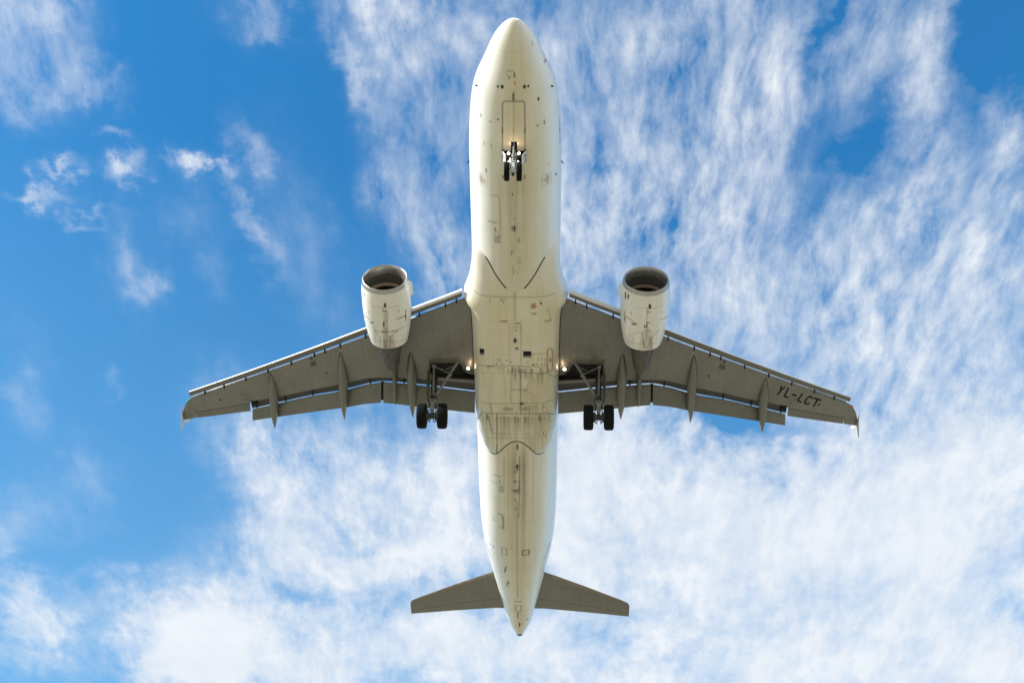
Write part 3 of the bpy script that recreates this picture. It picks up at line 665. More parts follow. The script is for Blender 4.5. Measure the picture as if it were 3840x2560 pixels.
M = {
    'paint': painted('white_aircraft_paint'),
    'nacelle': painted('white_cowl_paint', .28, .3),
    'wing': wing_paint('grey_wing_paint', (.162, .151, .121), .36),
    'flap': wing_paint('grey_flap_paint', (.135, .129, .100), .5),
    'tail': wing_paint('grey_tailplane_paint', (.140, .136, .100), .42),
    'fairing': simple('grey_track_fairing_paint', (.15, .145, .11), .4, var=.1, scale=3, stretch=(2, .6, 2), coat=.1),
    'slat': simple('light_grey_slat_paint', (.62, .61, .58), .32, var=.07, scale=3, coat=.15),
    'slatback': simple('slat_underside_shade', (.135, .122, .092), .5, var=.12, scale=3),  # darker slat colour: the shade of the underside is painted in
    'fence': simple('grey_white_fence_paint', (.46, .455, .43), .4, var=.06, scale=4),
    'white': simple('gloss_white_paint', (.78, .78, .76), .3, var=.05, scale=4, coat=.2),
    'steel': simple('bare_leading_edge_metal', (.25, .21, .17), .42, 1.0, .15, 4),
    'lip': simple('polished_inlet_lip', (.40, .38, .355), .36, .8, .1, 5, (1, 1, 1)),
    'gear': simple('landing_gear_grey_paint', (.17, .165, .15), .42, .3, .2, 14),
    'gearw': simple('landing_gear_white_paint', (.66, .65, .62), .35, 0, .15, 18),
    'chrome': simple('oleo_chrome', (.75, .75, .75), .18, 1, .1, 10),
    'gdark': simple('oily_dark_metal', (.05, .048, .042), .5, .5, .3, 16),
    'tyre': simple('tyre_rubber', (.008, .008, .008), .85, 0, .25, 18),
    'rim': simple('wheel_rim_paint', (.30, .30, .29), .4, .4, .2, 15),
    'black': simple('black_sealant', (.012, .012, .012), .6, 0, .2, 10),
    'letter': simple('black_registration_paint', (.012, .012, .011), .55, 0, .3, 6),
    'cove': simple('flap_cove_shaded_primer', (.062, .057, .047), .6, 0, .2, 4),  # dark primer; the shade of the cove is put into its colour
    'bay': simple('gear_bay_interior', (.022, .021, .018), .7, 0, .5, 5),
    'liner': simple('inlet_acoustic_liner', (.085, .08, .07), .5, 0, .15, 8),
    'rub': simple('fan_rub_strip', (.50, .37, .27), .5, 0, .12, 10),
    'fan': simple('fan_titanium', (.03, .03, .03), .4, .7, .2, 12),
    'core': simple('scorched_core_metal', (.10, .088, .075), .46, .6, .4, 4, (3, .8, 3)),
    'patch': simple('worn_access_panel_paint', (.07, .066, .055), .55, 0, .5, 22),
    'beacon': simple('red_beacon_glass', (.09, .012, .008), .15, 0, .1, 10, coat=.5),
    'navred': simple('red_navigation_glass', (.75, .02, .05), .15, 0, .1, 10, coat=.5),
    'navgreen': simple('green_navigation_glass', (.02, .45, .30), .15, 0, .1, 10, coat=.5),
    'lamp': lamp_glass('lit_landing_lamp', 9, (1, .80, .55)),
    'lampsmall': lamp_glass('lit_turnoff_lamp', 4, (1, .82, .6)),
}

for k_ in ('tyre', 'black', 'bay', 'letter'):
    next(n for n in M[k_].node_tree.nodes if n.type == 'BSDF_PRINCIPLED').inputs['Specular IOR Level'].default_value = .12

# ------------------------------------------------------------------ mesh helpers
class Mesh:
    """collects vertices and faces (each face with a material index) for ONE object"""
    def __init__(self): self.v = []; self.f = []; self.mi = []
    def add(self, vs, fs, mi=0):
        o = len(self.v); self.v += [tuple(map(float, p)) for p in vs]
        for f in fs: self.f.append([o + i for i in f]); self.mi.append(mi)
        return self
    def loft(self, rings, closed=True, cap=(True, True), mi=0):
        n = len(rings[0]); vs = [p for r in rings for p in r]; fs = []
        for i in range(len(rings) - 1):
            for j in range(n if closed else n - 1):
                k = (j + 1) % n
                fs.append([i * n + j, i * n + k, (i + 1) * n + k, (i + 1) * n + j])
        if cap[0]: fs.append(list(range(n))[::-1])
        if cap[1]: fs.append([(len(rings) - 1) * n + j for j in range(n)])
        return self.add(vs, fs, mi)
    def tube(self, pts, r, seg=12, mi=0, cap=True):
        pts = [Vector(p) for p in pts]
        rs = r if isinstance(r, (list, tuple)) else [r] * len(pts)
        rings = []; up = None
        for i, p in enumerate(pts):
            t = (pts[min(i + 1, len(pts) - 1)] - pts[max(i - 1, 0)]).normalized()
            if up is None:
                up = Vector((0, 0, 1)) if abs(t.z) < .9 else Vector((0, 1, 0))
            a = t.cross(up).normalized(); b = a.cross(t).normalized(); up = b
            rings.append([p + (a * math.cos(2 * math.pi * k / seg) + b * math.sin(2 * math.pi * k / seg)) * rs[i] for k in range(seg)])
        return self.loft(rings, True, (cap, cap), mi)
    def lathe(self, c, axis, prof, seg=48, mi=0, cap=(False, False)):
        """prof: (distance along axis, radius)"""
        c = Vector(c); t = Vector(axis).normalized()
        up = Vector((0, 0, 1)) if abs(t.z) < .9 else Vector((0, 1, 0))
        a = t.cross(up).normalized(); b = a.cross(t).normalized()
        rings = [[c + t * d + (a * math.cos(2 * math.pi * k / seg) + b * math.sin(2 * math.pi * k / seg)) * r for k in range(seg)] for d, r in prof]
        return self.loft(rings, True, cap, mi)
    def box(self, lo, hi, mi=0):
        x0, y0, z0 = lo; x1, y1, z1 = hi
        vs = [(x0, y0, z0), (x1, y0, z0), (x1, y1, z0), (x0, y1, z0), (x0, y0, z1), (x1, y0, z1), (x1, y1, z1), (x0, y1, z1)]
        return self.add(vs, [(0, 3, 2, 1), (4, 5, 6, 7), (0, 1, 5, 4), (1, 2, 6, 5), (2, 3, 7, 6), (3, 0, 4, 7)], mi)
    def slab(self, poly, thick, mi=0):
        """planar polygon (3-D points) given a thickness"""
        p = [Vector(q) for q in poly]
        n = (p[1] - p[0]).cross(p[2] - p[0]).normalized() * (thick / 2)
        return self.loft([[q - n for q in p], [q + n for q in p]], True, (True, True), mi)

def finish(me, angle=40, recalc=True):
    if recalc:
        bm = bmesh.new(); bm.from_mesh(me)
        bmesh.ops.recalc_face_normals(bm, faces=bm.faces)
        bm.to_mesh(me); bm.free()
    me.polygons.foreach_set('use_smooth', [True] * len(me.polygons))
    me.set_sharp_from_angle(angle=rad(angle))

def link(name, me, parent, label=None):
    o = bpy.data.objects.new(name, me); COL.objects.link(o)
    if parent is not None: o.parent = parent
    if label: o['label'] = label
    return o

def make(name, mb, mats, parent, angle=40, label=None, recalc=True, bevel=0.0):
    me = bpy.data.meshes.new(name)
    me.from_pydata(mb.v, [], mb.f)
    for m in (mats if isinstance(mats, (list, tuple)) else [mats]): me.materials.append(M[m])
    me.polygons.foreach_set('material_index', mb.mi)
    me.update()
    finish(me, angle, recalc)
    o = link(name, me, parent, label)
    if bevel:
        b = o.modifiers.new('bevel', 'BEVEL'); b.width = bevel; b.segments = 2; b.limit_method = 'ANGLE'
    return o

_lat = rng.random((256, 256))
def vnoise(u, v, octaves=4, seed=0):
    """smooth value noise over arrays, about 0..1"""
    out = np.zeros(np.shape(u)); amp = 1.0; tot = 0
    for o in range(octaves):
        a = np.asarray(u) * 2 ** o + 17.3 * seed + 31 * o; b = np.asarray(v) * 2 ** o + 9.1 * seed + 57 * o
        i = np.floor(a).astype(int); j = np.floor(b).astype(int); fa = a - i; fb_ = b - j
        fa = fa * fa * (3 - 2 * fa); fb_ = fb_ * fb_ * (3 - 2 * fb_)
        g = lambda p, q: _lat[p % 256, q % 256]
        out += amp * ((g(i, j) * (1 - fa) + g(i + 1, j) * fa) * (1 - fb_) + (g(i, j + 1) * (1 - fa) + g(i + 1, j + 1) * fa) * fb_)
        tot += amp; amp *= .55
    return out / tot

INK = {'k': (.018, .017, .014), 'b': (.20, .14, .075), 'r': (.26, .035, .02), 'o': (.50, .17, .03), 'w': (.9, .9, .88)}
def stamp(col, u, v, marks, soft=.018, wmin=.05, gain=1.0):
    """paint markings, seams and stains (in surface coordinates u across, v aft) into a per-vertex colour array"""
    for t, pts, w, s, ink in marks:
        ink = np.array(INK[ink]); pts = np.array(pts, float)
        if t == 'd':
            rx, ry = max(w[0], .035), max(w[1], .035)
            k = min(1, (w[0] * w[1]) / (rx * ry)) ** .5
            dd = np.hypot((u - pts[0, 0]) / rx, (v - pts[0, 1]) / ry)
            f = np.clip((1.25 - dd) / .5, 0, 1) * s * k
        else:
            ww = max(w, wmin); k = (w / ww) ** .7
            lo = pts.min(0) - ww - .1; hi = pts.max(0) + ww + .1
            idx = np.nonzero((u > lo[0]) & (u < hi[0]) & (v > lo[1]) & (v < hi[1]))[0]
            f = np.zeros(len(u))
            if len(idx):
                uu, vv = u[idx], v[idx]; best = np.full(len(idx), 9.0)
                for a, b in zip(pts[:-1], pts[1:]):
                    d = b - a; L2 = max(d @ d, 1e-9)
                    h = np.clip(((uu - a[0]) * d[0] + (vv - a[1]) * d[1]) / L2, 0, 1)
                    best = np.minimum(best, np.hypot(uu - a[0] - h * d[0], vv - a[1] - h * d[1]))
                edge = soft if ww < .12 else ww * .3
                f[idx] = np.clip((ww / 2 + edge - best) / (2 * edge), 0, 1) * s * k
        f = np.clip(f * gain, 0, 1)[:, None]
        col[:] = col * (1 - f) + ink * f

def grid_object(name, V, keep, mats, parent, color, ring_closed, label=None, caps=(), extra=None):
    """V: rows x columns x 3; keep: mask of quads; color: per-vertex rgb"""
    nr, nc = V.shape[:2]
    idx = np.arange(nr * nc).reshape(nr, nc)
    if ring_closed: nxt = np.roll(idx, -1, axis=1)
    else: nxt = idx[:, 1:]
    a = idx if ring_closed else idx[:, :-1]
    q = np.stack([a[:-1], nxt[:-1], nxt[1:], a[1:]], -1)[keep] if keep is not None else np.stack([a[:-1], nxt[:-1], nxt[1:], a[1:]], -1).reshape(-1, 4)
    faces = q.reshape(-1, 4).tolist(); mi = [0] * len(faces)
    for c in caps: faces.append([int(i) for i in c])
    mi += [0] * len(caps)
    verts = V.reshape(-1, 3).tolist()
    if extra is not None:
        o = len(verts); verts += extra.v
        faces += [[o + i for i in f] for f in extra.f]; mi += [1 + k for k in extra.mi]
    me = bpy.data.meshes.new(name); me.from_pydata(verts, [], faces)
    for m in mats: me.materials.append(M[m])
    me.polygons.foreach_set('material_index', mi)
    at = me.attributes.new('paint', 'FLOAT_COLOR', 'POINT')
    c4 = np.ones((len(verts), 4), np.float32); c4[:nr * nc, :3] = color
    at.data.foreach_set('color', c4.ravel())
    me.update()
    me.polygons.foreach_set('use_smooth', [True] * len(me.polygons))
    return link(name, me, parent, label)

# ------------------------------------------------------------------ ground under the approach (out of frame; it lights the belly)
gm, GN, gp = material('dry_airfield_grass')
gn = GN.noise(obj_coord(GN), .02, 8, .65); gf = GN.noise(obj_coord(GN), 1.3, 6, .6)
gcol = GN.mix(GN.map(gn, .35, .65), GROUND_A + (1,), GROUND_B + (1,))
GN.l.new(GN.vec('MULTIPLY', gcol, N_comb(GN, GN.map(gf, .3, .7, .85, 1.15))), gp.inputs['Base Color'])
gp.inputs['Roughness'].default_value = .95
gme = bpy.data.meshes.new('ground')
_n = 24; _s = 9000
gme.from_pydata([((i / _n - .5) * 2 * _s, (j / _n - .5) * 2 * _s, 0) for j in range(_n + 1) for i in range(_n + 1)], [],
                [(j * (_n + 1) + i, j * (_n + 1) + i + 1, (j + 1) * (_n + 1) + i + 1, (j + 1) * (_n + 1) + i) for j in range(_n) for i in range(_n)])
gme.materials.append(gm)
ground = link('ground', gme, None); ground['kind'] = 'structure'; ground['label'] = 'dry grass airfield ground below the aircraft'

# ------------------------------------------------------------------ the airliner
plane = bpy.data.objects.new('airliner', None); COL.objects.link(plane)
plane.matrix_world = PLACE
plane['label'] = 'white twin-engine passenger jet overhead with wheels and flaps down'
plane['category'] = 'airplane'

WHITE = np.array([.80, .79, .765])
def lerp(a, b, t): return a + (b - a) * np.clip(t, 0, 1)[..., None]

# ---- fuselage
ys = np.unique(np.concatenate([37.57 * np.array([0, .0006, .0014, .0026, .004]), np.arange(.2, 1.2, .03), np.arange(1.2, 37.4, .035), [37.42, 37.5, 37.57]]))
NL, NU = 190, 46
th_l = np.linspace(math.pi, 2 * math.pi, NL, endpoint=False)
th_u = np.linspace(0, math.pi, NU, endpoint=False)
th = np.concatenate([th_l, th_u])                              # right (-X) side, under the belly, left side, over the top
w_, c_, b_, t_ = fw(ys), fc(ys), fb(ys), ft(ys)
X = w_[:, None] * np.cos(th)[None]
sn = np.sin(th)[None]
Z = c_[:, None] + np.where(sn < 0, (c_ - b_)[:, None] * sn, (t_ - c_)[:, None] * sn)
Y = np.repeat(ys[:, None], len(th), 1)
V = np.stack([X, Y, Z], -1)
x, y, z = X.ravel(), Y.ravel(), Z.ravel()
low = np.clip(-np.tile(np.sin(th), len(ys)), 0, 1)             # 1 on the keel, 0 at mid height
sgn_ang = x / np.maximum(np.repeat(w_, len(th)), .05)
streak = vnoise(x * 5.5, y * .22, 5, 1); blot = vnoise(x * 1.1, y * .5, 4, 2)
col = np.tile(WHITE, (len(x), 1))
DUST = np.array([.57, .495, .30]); SOOT = np.array([.35, .30, .175])
film = np.clip(low - .35, 0, 1) / .65
col = lerp(col, DUST, film ** 1.9 * (.80 + .35 * (streak - .45) + .45 * (blot - .5)))
behind = np.exp(-(x / .62) ** 2) * np.clip((y - 5.0) / 1.6, 0, 1) * np.clip((13 - y) / 6, .0, 1) * (low > 0)
col = lerp(col, SOOT, behind * (.50 + .9 * (vnoise(x * 7, y * .3, 4, 5) - .5)))
rear = np.clip((y - 20) / 2, 0, 1) * (low > 0)
col = lerp(col, SOOT, rear * np.exp(-((x - .05) / .95) ** 2) * np.clip((36 - y) / 14, .15, 1) * (.40 + 1.3 * (vnoise(x * 9, y * .25, 4, 6) - .5)))
col = lerp(col, np.array([.25, .19, .11]), rear * np.exp(-((x - .34 + (y - 21) * .012) / .14) ** 2) * np.clip((32 - y) / 10, 0, 1) * (.75 + .6 * (vnoise(x * 6, y * .6, 3, 8) - .5)))
col = lerp(col, np.array([.27, .22, .14]), rear * np.exp(-((x + .17) / .09) ** 2) * np.clip((27 - y) / 5, 0, 1) * .4)
lowmask = low > 0
uu = np.where(lowmask, x, 99.0)
stamp(col, uu, y, [m[:1] + m[2:] for m in MARKS if m[1] == 'f'], wmin=.058, gain=1.15)
# dark vent band of the tail cone end
col[(y > 37.33)] = (.03, .028, .025)
nose_cone = np.abs(y - 1.55 + .0 * x) < .012
col[nose_cone & lowmask] *= .93
xm = (X[:-1] + np.roll(X, -1, 1)[:-1]) / 2; ym = Y[:-1]; zm = Z[:-1]
inbay = (zm < -1) & (((np.abs(xm) < .475) & (ym > 5.10) & (ym < 5.62)) | ((np.abs(xm) < .125) & (ym > 4.68) & (ym < 5.12)))
tri_rows = [list(range(len(th)))[::-1], [(len(ys) - 1) * len(th) + j for j in range(len(th))]]
bay = Mesh()
def open_box(x0, x1, y0, y1, z0, z1):                           # interior of the nose gear bay, open below
    bay.add([(x0, y0, z0), (x1, y0, z0), (x1, y1, z0), (x0, y1, z0), (x0, y0, z1), (x1, y0, z1), (x1, y1, z1), (x0, y1, z1)],
            [(0, 1, 5, 4), (1, 2, 6, 5), (2, 3, 7, 6), (3, 0, 4, 7), (4, 5, 6, 7)])
open_box(-.50, .50, 5.07, 5.66, -2.04, -1.2)
open_box(-.14, .14, 4.65, 5.075, -2.045, -1.3)
fus = grid_object('fuselage', V, ~inbay, ['paint', 'bay'], plane, col, True, caps=tri_rows, extra=bay)

# small things standing out of the fuselage skin
def blade(xx, yy, h, c, name, mat, t=.03, sweep=.12):
    z0 = float(zfus(xx, yy)); nx = xx / float(fw(yy)); n = Vector((nx * .9, 0, -math.sqrt(max(1 - nx * nx * .81, .05)))).normalized()
    base = Vector((xx, yy, z0)) - n * .02
    side = n.cross(Vector((0, 1, 0))).normalized()
    rings = []
    for k, (hh, cc, dy) in enumerate(((0, c, 0), (h * .6, c * .8, sweep * .6), (h, c * .55, sweep))):
        rings.append([base + n * hh + Vector((0, dy - cc / 2 + cc * q, 0)) + side * (t / 2 * s_) for q, s_ in ((0, 0), (.3, 1), (.7, .8), (1, 0), (.7, -.8), (.3, -1))])
    mb = Mesh().loft(rings)
    return make(name, mb, mat, fus, 30)
for xx, yy in ((-1.52, 2.72), (1.52, 2.74)): blade(xx, yy, .12, .10, 'pitot_probe', 'black', .025, -.02)
blade(0, 8.72, .16, .30, 'antenna', 'gdark')
blade(.02, 22.1, .22, .34, 'antenna', 'gdark')
blade(.02, 23.62, .20, .26, 'antenna', 'gdark')
blade(-.03, 2.75, .10, .20, 'antenna', 'gdark')
blade(-1.985, 6.55, .12, .1, 'ice_detector', 'black'); blade(1.985, 6.55, .12, .1, 'ice_detector', 'black')
blade(-.56, 31.45, .18, .30, 'drain_mast', 'gdark', .04)
blade(.0, 36.0, .10, .28, 'drain_mast', 'gdark', .06)
mb = Mesh().lathe((0, 37.565, 1.345), (0, 1, .10), [(-.05, .155), (.02, .15), (.06, .125), (.02, .115), (-.05, .10)], 28, cap=(False, True))
make('exhaust_outlet', mb, 'gdark', fus)

# ---- belly fairing
ya = np.arange(9.4, 22.1, .035); rows = []
for yy in ya:
    n = float(an(yy)); w = float(aw(yy)); d = float(ad(yy))
    tt = np.linspace(-math.pi / 2, math.pi / 2, 900)
    sx_ = np.sign(np.sin(tt)) * np.abs(np.sin(tt)) ** (2 / n) * w
    sz_ = -.6 - (d - .6) * np.abs(np.cos(tt)) ** (2 / n)
    up = np.linspace(0, 1, 40)[1:] * math.pi / 2
    ux = 1.75 + (w - 1.75) * np.cos(up); uz = -.6 + .75 * np.sin(up)
    px_ = np.concatenate([-ux[::-1], sx_, ux]); pz_ = np.concatenate([uz[::-1], sz_, uz])
    s_ = np.concatenate([[0], np.cumsum(np.hypot(np.diff(px_), np.diff(pz_)))])
    q = np.linspace(0, s_[-1], 230)
    rows.append(np.stack([np.interp(q, s_, px_), np.full(230, yy), np.interp(q, s_, pz_)], -1))
V = np.array(rows); x, y, z = V[..., 0].ravel(), V[..., 1].ravel(), V[..., 2].ravel()
col = np.tile(WHITE, (len(x), 1)); bot = np.clip((-z - .9) / 1.2, 0, 1)
st1 = vnoise(x * 6, y * .3, 5, 11); bl = vnoise(x * .9, y * .7, 4, 12)
col = lerp(col, DUST, bot * (.84 + .22 * (st1 - .5) + .35 * (bl - .5)))
col = lerp(col, np.array([.42, .33, .19]), bot * np.exp(-((x + .02) / .075) ** 2) * np.clip((y - 11.3) / .6, 0, 1) * np.clip((13.9 - y) / .8, 0, 1) * .75)
st2 = vnoise(x * 8, y * .55, 5, 13); aft = np.clip((y - 15.6) / 1.2, 0, 1)
col = lerp(col, SOOT, bot * aft * np.clip(.10 + 1.0 * (st2 - .47), 0, .6))
col = lerp(col, np.array([.30, .23, .13]), bot * np.clip((y - 17.9) / .7, 0, 1) * np.clip(.05 + 1.4 * (vnoise(x * 11, y * .4, 4, 14) - .52), 0, .5))
col = lerp(col, np.array([.40, .33, .21]), bot * np.clip((y - 16) / .5, 0, 1) * np.clip((x - .15) / .3, 0, 1) * .30 * (.6 + .8 * vnoise(x * 3, y * .5, 4, 15)))
drips = []
for y0, x0, x1, nn, ln in ((15.98, -.35, 1.5, 34, .9), (16.25, -.1, 1.6, 16, .8), (18.1, -1.2, 1.4, 22, .6), (18.8, -1.5, 1.5, 60, 1.3), (19.9, -1.2, 1.2, 18, .7), (15.9, -1.3, -.4, 8, .4)):
    for k in range(nn):
        xd = random.uniform(x0, x1); L_ = ln * random.uniform(.2, 1) ** 1.4; sx = random.uniform(-.02, .02); ws = random.uniform(.03, .09); st_ = random.uniform(.12, .5)
        ink = random.choice('kbb')
        for f in (1, .66, .33): drips.append(('l', [(xd, y0), (xd + sx * f, y0 + L_ * f)], ws * (1.1 - .3 * f), st_ * .45, ink))
stamp(col, np.where(z < -1.5, x, 99.0), y, drips, soft=.03)
col = lerp(col, np.array([.70, .66, .53]), bot * np.exp(-((x - .42) / .14) ** 2 - ((y - 16.75) / .3) ** 2) * .7)
stamp(col, np.where(z < -1.0, x, 99.0), y, [m[:1] + m[2:] for m in MARKS if m[1] == 'a'], wmin=.058, gain=1.15)
fair = grid_object('belly_fairing', V, None, ['paint'], plane, col, False, label='soiled white panelled fairing under the wing roots')

def crossing(xx, y0, y1, n=500):
    yy = np.linspace(y0, y1, n); g = zfair(xx, yy) - zfus(xx, yy)
    return yy, g
def seam(name, xs, pick, r=.016):
    pts = []
    for xx in xs:
        yy, g = crossing(xx, *pick[:2]); k = np.nonzero(g < 0)[0]
        if not len(k): continue
        yv = yy[k[0]] if pick[2] == 'first' else yy[k[-1]]
        pts.append((xx, yv, float(zfus(xx, yv)) - .008))
    return make(name, Mesh().tube(pts, r, 8), 'black', fair, 60)
for s in (-1, 1): seam('fairing_seam', [s * q for q in np.linspace(.40, 1.30, 24)], (9.5, 13.2, 'first'), .024)
seam('fairing_seam', np.linspace(-1.34, 1.34, 64), (18.5, 22.09, 'last'), .02)
# air inlets and outlets of the conditioning packs, and the beacon
for xx, yy in ((-1.46, 15.11), (.53, 15.14)):
    zz = float(zfair(xx, yy))
    mb = Mesh().box((xx - .18, yy - .20, zz - .014), (xx + .18, yy + .06, zz + .02), 0)  # flush box, the shade inside the opening put into its dark colour
    mb.box((xx - .19, yy - .225, zz - .022), (xx + .19, yy - .2, zz + .02), 1)
    mb.box((xx - .18, yy + .06, zz - .012), (xx + .18, yy + .17, zz + .02), 2)  # paler strip: the opening's shade easing off aft, put into the colour
    make('air_inlet', mb, ['bay', 'white', 'gear'], fair, 30)
zz = float(zfair(-.02, 14.38))
mb = Mesh(); rings = [[(-.02 + .075 * f * math.cos(a), 14.38 + .13 * f * math.sin(a), zz - h) for a in np.linspace(0, 2 * math.pi, 20, endpoint=False)] for f, h in ((1, -.01), (.95, .04), (.7, .075), (.3, .09))]
make('beacon', mb.loft(rings), 'beacon', fair, 60, label='dark red anti-collision beacon')

# ------------------------------------------------------------------ wings
LEX = [1.5, 2.35, 3.15, 3.93, 4.84, 7.23, 9.81, 12.24, 14.68, 16.15, 16.5, 16.75, 16.88, 16.97]
LEY = [12.45, 12.90, 13.32, 13.71, 14.18, 15.51, 16.86, 18.13, 19.41, 20.2, 20.45, 20.82, 21.15, 21.5]
CVX = [1.5, 2, 4.17, 5.65, 6.74, 8.57, 10, 12.8, 13.24]; CVY = [17.57, 17.58, 17.65, 17.69, 17.78, 18.4, 18.9, 19.93, 20.04]
SHX = [1.5, 2, 4.19, 6.2, 6.67, 8.62, 9.91, 11.75, 13.24]; SHY = [18.2, 18.17, 18.03, 17.98, 18.06, 18.83, 19.22, 19.95, 20.57]
FTX = [2, 4.7, 6.3, 6.5, 8.3, 9.9, 11.7, 13.2]; FTY = [19.06, 18.93, 18.86, 18.87, 19.38, 19.85, 20.4, 20.89]
HGX = [13.24, 16.25]; HGY = [20.17, 21.24]
TEX = [13.24, 16.28, 16.9, 16.97]; TEY = [20.66, 21.61, 21.83, 21.86]
THX = [1.5, 3, 6, 10, 14, 16.3, 16.9, 16.97]; THT = [.92, .78, .58, .44, .32, .26, .12, .05]
def le(v): return float(pch(v, LEX, LEY))
def cove(v): return float(pch(v, CVX, CVY))
def zlow(v, yy=None): return float(zw(v)) - .03
def tip_lift(v): return 0.0

def wing_ring(s, v, mode):
    z0 = float(zw(v)); k = float(np.interp(v, [2, 9, 16.3, 16.97], [1, .85, .6, .25])); t = float(np.interp(v, THX, THT))
    l = le(v)
    if mode == 'cove': yc = cove(v); yt = float(pch(v, SHX, SHY)) + .105; steps = [(yt, .225), (yc + .04, .17), (yc, .0)]
    elif mode == 'aileron': yc = float(np.interp(v, HGX, HGY)); yt = yc; steps = [(yt, .19 * k), (yt - .004, .1 * k), (yt - .008, .0)]
    else: yc = float(np.interp(v, TEX, TEY)); yt = yc; steps = [(yt, .055 * k), (yt - .004, .03), (yt - .01, .0)]
    top = {'cove': .25, 'aileron': .24 * k, 'tip': .085 * k}[mode]
    pts = [(yy, z0 + dz_) for yy, dz_ in steps]
    c = yc - l
    for q in (.93, .8, .62, .45, .3, .18, .09, .05): pts.append((l + .03 + (c - .03) * q, z0 - .03 * (4 * q * (1 - q))))
    h = min(.14 * k, t * .35)
    pts += [(l + .025, z0 + .002), (l + .015, z0 + .2 * h), (l + .045, z0 + .6 * h), (l + .10, z0 + 1.05 * h)]
    c = yt - l
    for q, f in ((.07, .50), (.14, .74), (.25, .94), (.4, 1), (.6, .93), (.8, .75)):
        pts.append((l + c * q, z0 + top + (t - top) * f if t > top else z0 + top * f))
    pts.append((yt, z0 + top))
    return [(s * v, yy, zz) for yy, zz in pts]

BAY = [(4.06, 16.73), (3.72, 16.63), (2.74, 16.53), (2.60, 16.62), (2.47, 16.95), (2.28, 17.13), (1.80, 17.2), (1.80, 17.49), (3.9, 17.46), (4.06, 17.2)]
GLYPHS = [  # registration under the left wing, stroke centre lines on the lower skin
    [(12.76, 18.75), (12.77, 19.01)], [(12.96, 18.83), (12.77, 19.01), (12.64, 19.26)],
    [(13.145, 18.91), (12.98, 19.39), (13.19, 19.505)],
    [(13.35, 19.335), (13.60, 19.45)],
    [(13.89, 19.34), (13.68, 19.76), (13.91, 19.89)],
    [(14.42, 19.74), (14.38, 19.63), (14.28, 19.58), (14.18, 19.64), (14.09, 19.80), (14.06, 19.92), (14.11, 20.0), (14.22, 20.04), (14.32, 19.98)],
    [(14.50, 19.71), (14.90, 19.91)], [(14.71, 19.81), (14.54, 20.24)],
    [(14.825, 20.105), (14.865, 20.125)],
]
def skin_z(v, yy):
    l = le(v); yc = cove(v) if v < 13.24 else float(np.interp(v, HGX, HGY)); q = min(max((yy - l) / (yc - l), 0), 1)
    return float(zw(v)) - .03 * 4 * q * (1 - q)
def ribbon(mb, pts, w, zf, off, s=1, mi=0, n=5):
    """flat strip following a polyline on the lower skin"""
    P_ = []
    for a, b in zip(pts[:-1], pts[1:]):
        for k in range(n): P_.append((a[0] + (b[0] - a[0]) * k / n, a[1] + (b[1] - a[1]) * k / n))
    P_.append(pts[-1]); vs = []
    for i, p_ in enumerate(P_):
        a = P_[max(i - 1, 0)]; b = P_[min(i + 1, len(P_) - 1)]
        d = Vector((b[0] - a[0], b[1] - a[1])); d.normalize(); nn = Vector((-d.y, d.x)) * w / 2
        for sg in (1, -1):
            xx, yy = p_[0] + nn.x * sg, p_[1] + nn.y * sg
            for o_ in (off, 0.0): vs.append((s * xx, yy, zf(xx, yy) - o_))
    fs = []
    for i in range(len(P_) - 1):
        a = 4 * i; b = a + 4
        fs += [[a, a + 2, b + 2, b], [a, b, b + 1, a + 1], [a + 2, a + 3, b + 3, b + 2]]
    e = 4 * (len(P_) - 1); fs += [[0, 1, 3, 2], [e, e + 2, e + 3, e + 1]]
    mb.add(vs, fs, mi)

def foil(mb, s, stations, mi=0):
    """lofted thin airfoil; stations: (x, leading (y,z), trailing (y,z), thickness)"""
    rings = []
    for v, (ly, lz), (ty, tz), t in stations:
        d = Vector((ty - ly, tz - lz)); n = Vector((-d.y, d.x)).normalized()
        if n.y < 0: n = -n
        r = []
        for q, f in ((1, .04), (.75, .35), (.5, .72), (.3, .95), (.15, .9), (.05, .6), (0, 0)): r.append((q, f * .75))
        for q, f in ((.05, -.4), (.15, -.55), (.35, -.5), (.6, -.3), (.85, -.1), (1, -.04)): r.append((q, f * .6))
        rings.append([(s * v, ly + d.x * q + n.x * t * f, lz + d.y * q + n.y * t * f) for q, f in r])
    mb.loft(rings)
    return mb

